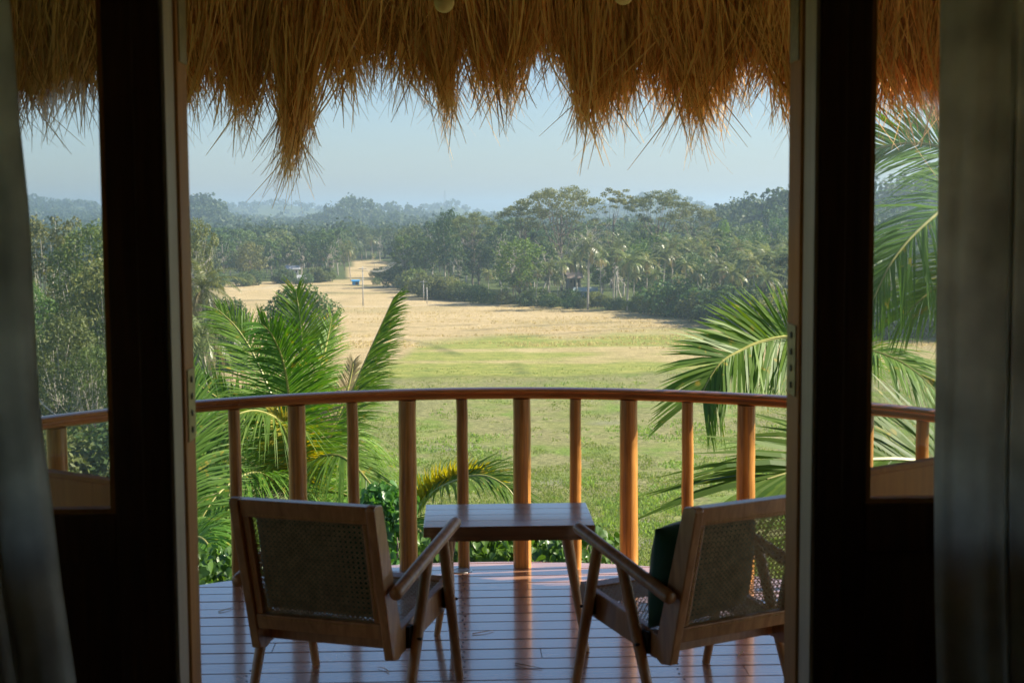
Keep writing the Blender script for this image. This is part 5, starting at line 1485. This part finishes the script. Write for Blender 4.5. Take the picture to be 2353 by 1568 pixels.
def straw_strands(N, px0, px1, seed, wmul=1.0, tail=1.0):
    g = np.random.default_rng(seed)
    px = g.uniform(px0, px1, N)
    # eave point for each column
    tab_px = np.linspace(px0-60, px1+60, 260)
    tab = []
    for p in tab_px:
        d = rayd(p, 250); t = 7.0
        for _ in range(8):
            X = d[0]/d[1]*t; t = eave_y(X)
        tab.append((d[0]/d[1]*t, t))
    tab = np.array(tab)
    X = np.interp(px, tab_px, tab[:, 0]); Y = np.interp(px, tab_px, tab[:, 1])
    row = np.interp(px, CT[:, 0], CT[:, 1])
    # height of that row at the eave
    zrow = HC + Y*np.tan(np.arctan((CYP-row)/FPX) - PITCH + (px-CXP)/FPX*(-ROLL))
    az = np.arctan2(X-RC[0], Y-RC[1])
    kind = g.uniform(size=N)
    zend = zrow + np.where(kind < .70, g.uniform(0.0, .42, N), np.where(kind < .955, -g.exponential(.045, N)*tail, -g.uniform(.05, .26, N)*tail))
    L = g.uniform(.32, .70, N)
    zst = np.maximum(zend + L, ZE - .02 + g.uniform(0, .25, N)); L = zst-zend
    rend = RE + g.uniform(-.16, .10, N)
    out = np.clip(g.normal(.35, .12, N), .08, .7)
    rst = rend - L*out*.75
    rst = np.minimum(rst, RE - (zst-ZE)/SL - .015)     # stay under the roof underside
    lean = (vnoise(px/55.0, 0*px+3, 5)-.5)*.5 + (vnoise(px/9.0, 0*px+8, 15)-.5)*.35 + g.normal(0, .07, N) + np.where(kind > .955, g.normal(0, .30, N), 0)
    curl = g.normal(0, .10, N) + np.where(kind > .7, g.normal(0, .14, N), 0)
    seg = 4
    w = (.0035 + .009*g.uniform(size=N)**2.2)*wmul
    pts = []
    for k_ in range(seg+1):
        u = k_/seg
        r_ = rst + (rend-rst)*(u**.8) + .02*np.sin(u*3+px)
        lat = (lean*(u-.75) + curl*(u*u-.55))*L
        z = zst + (zend-zst)*u
        a = az + lat/np.maximum(r_, 1)
        pts.append(np.stack([r_*np.sin(a), r_*np.cos(a), z-2.5], 1))
    pts = np.stack(pts, 1)
    wa = g.uniform(-.9, .9, N)
    wv = np.stack([np.cos(wa+az), -np.sin(wa+az)*1.0, g.normal(0, .1, N)], 1)
    prof_ = np.array([.8, 1, .95, .75, .22])
    off = wv[:, None, :]*(w[:, None, None]*prof_[None, :, None])*.5
    V = np.stack([pts-off, pts+off], 2).reshape(-1, 3)
    b = np.arange(N)[:, None]*(2*(seg+1)); ks = np.arange(seg)[None]*2
    Fq = np.stack([b+ks, b+ks+1, b+ks+3, b+ks+2], -1).reshape(-1, 4)
    return V, Fq
for nm, N, p0, p1, sd, wm in (('thatch_fringe', 15000, 380, 1880, 11, 1.0), ('thatch_fringe', 4200, -160, 380, 12, 1.2), ('thatch_fringe', 5200, 1880, 2560, 13, 1.2)):
    V, Fq = straw_strands(N, p0, p1, sd, wm)
    o = obj(nm, new_mesh(nm, V, Fq), M_THATCH, rf, kind='stuff')
# fringe round the sides of the roof, out of the picture but shading the deck
g = np.random.default_rng(19)
N = 6000
az = np.concatenate([g.uniform(.56, 1.9, N//2), g.uniform(-1.9, -.52, N//2)])
zend = 2.24 + (vnoise(az*14, az*0, 6)-.5)*.35 + g.uniform(-.08, .15, N); zst = np.full(N, ZE+.05)
rr = RE+g.uniform(-.12, .10, N); ww = g.uniform(.008, .02, N)
p0 = np.stack([(rr-.12)*np.sin(az), (rr-.12)*np.cos(az), zst-2.5], 1); a2 = az+g.normal(0, .008, N); p1 = np.stack([rr*np.sin(a2), rr*np.cos(a2), zend-2.5], 1)
t = np.stack([np.cos(az), -np.sin(az), 0*az], 1)*ww[:, None]
V = np.stack([p0-t, p0+t, p1+t*.3, p1-t*.3], 1).reshape(-1, 3)
obj('side_fringe', new_mesh('side_fringe', V, np.arange(4*N).reshape(-1, 4)), M_THATCH, rf, kind='stuff')

# two small round lamp globes hanging under the thatch
for px, py, lb in ((1020, 4, 'round cream lamp globe at the top, left one'), (1432, -14, 'round cream lamp globe at the top, right one')):
    c = at_y(px, py, 6.3)
    r = tag(empty('lamp_globe', (c[0], c[1], c[2])), lb, 'lamp', 'lamp globes under the thatch')
    n = 14; rad = .044
    pr = [(max(.0001, rad*math.sin(math.pi*i/n)), -rad*math.cos(math.pi*i/n)*1.08) for i in range(n)] + [(.014, rad*1.08)]
    obj('globe', MB().lathe(pr, 28).mesh('globe', True), M_GLOBE, r)
    obj('socket', MB().lathe([(.016, rad*1.02), (.018, rad*1.1), (.018, rad*1.1+.05), (.006, rad*1.1+.06)], 18).mesh('socket', True, 40), M_SCREW, r)
    zt = ZE+(RE-math.hypot(c[0]-RC[0], c[1]-RC[1]))*SL - c[2]
    obj('cord', MB().tube([(0, 0, rad*1.1+.05), (0, 0, zt)], .004, 6).mesh('cord'), M_SCREW, r)

# ------------------------------------------------------------------ haze: one even box of air round everything but the sky
hz = MB().box((0, 0, 17.0), (14400, 14400, 82.0)).mesh('haze')
hm, nt, b = nodemat('haze_air')
nt.nodes.remove(b)
pv = nt.nodes.new('ShaderNodeVolumePrincipled')
pv.inputs['Color'].default_value = (0.62, 0.82, 1.0, 1)
pv.inputs['Density'].default_value = 0.00033
pv.inputs['Density Attribute'].default_value = ''
pv.inputs['Anisotropy'].default_value = 0.42
nt.links.new(pv.outputs[0], nt.nodes['Material Output'].inputs['Volume'])
hm.cycles.homogeneous_volume = True
hz_o = obj('haze', hz, hm, kind='stuff')
print('hill max', float(GZ.max()), 'ground min', float(GZ.min()), 'mast top', mz+34, 'wood top', max(v.co.z for v in fw.data.vertices))
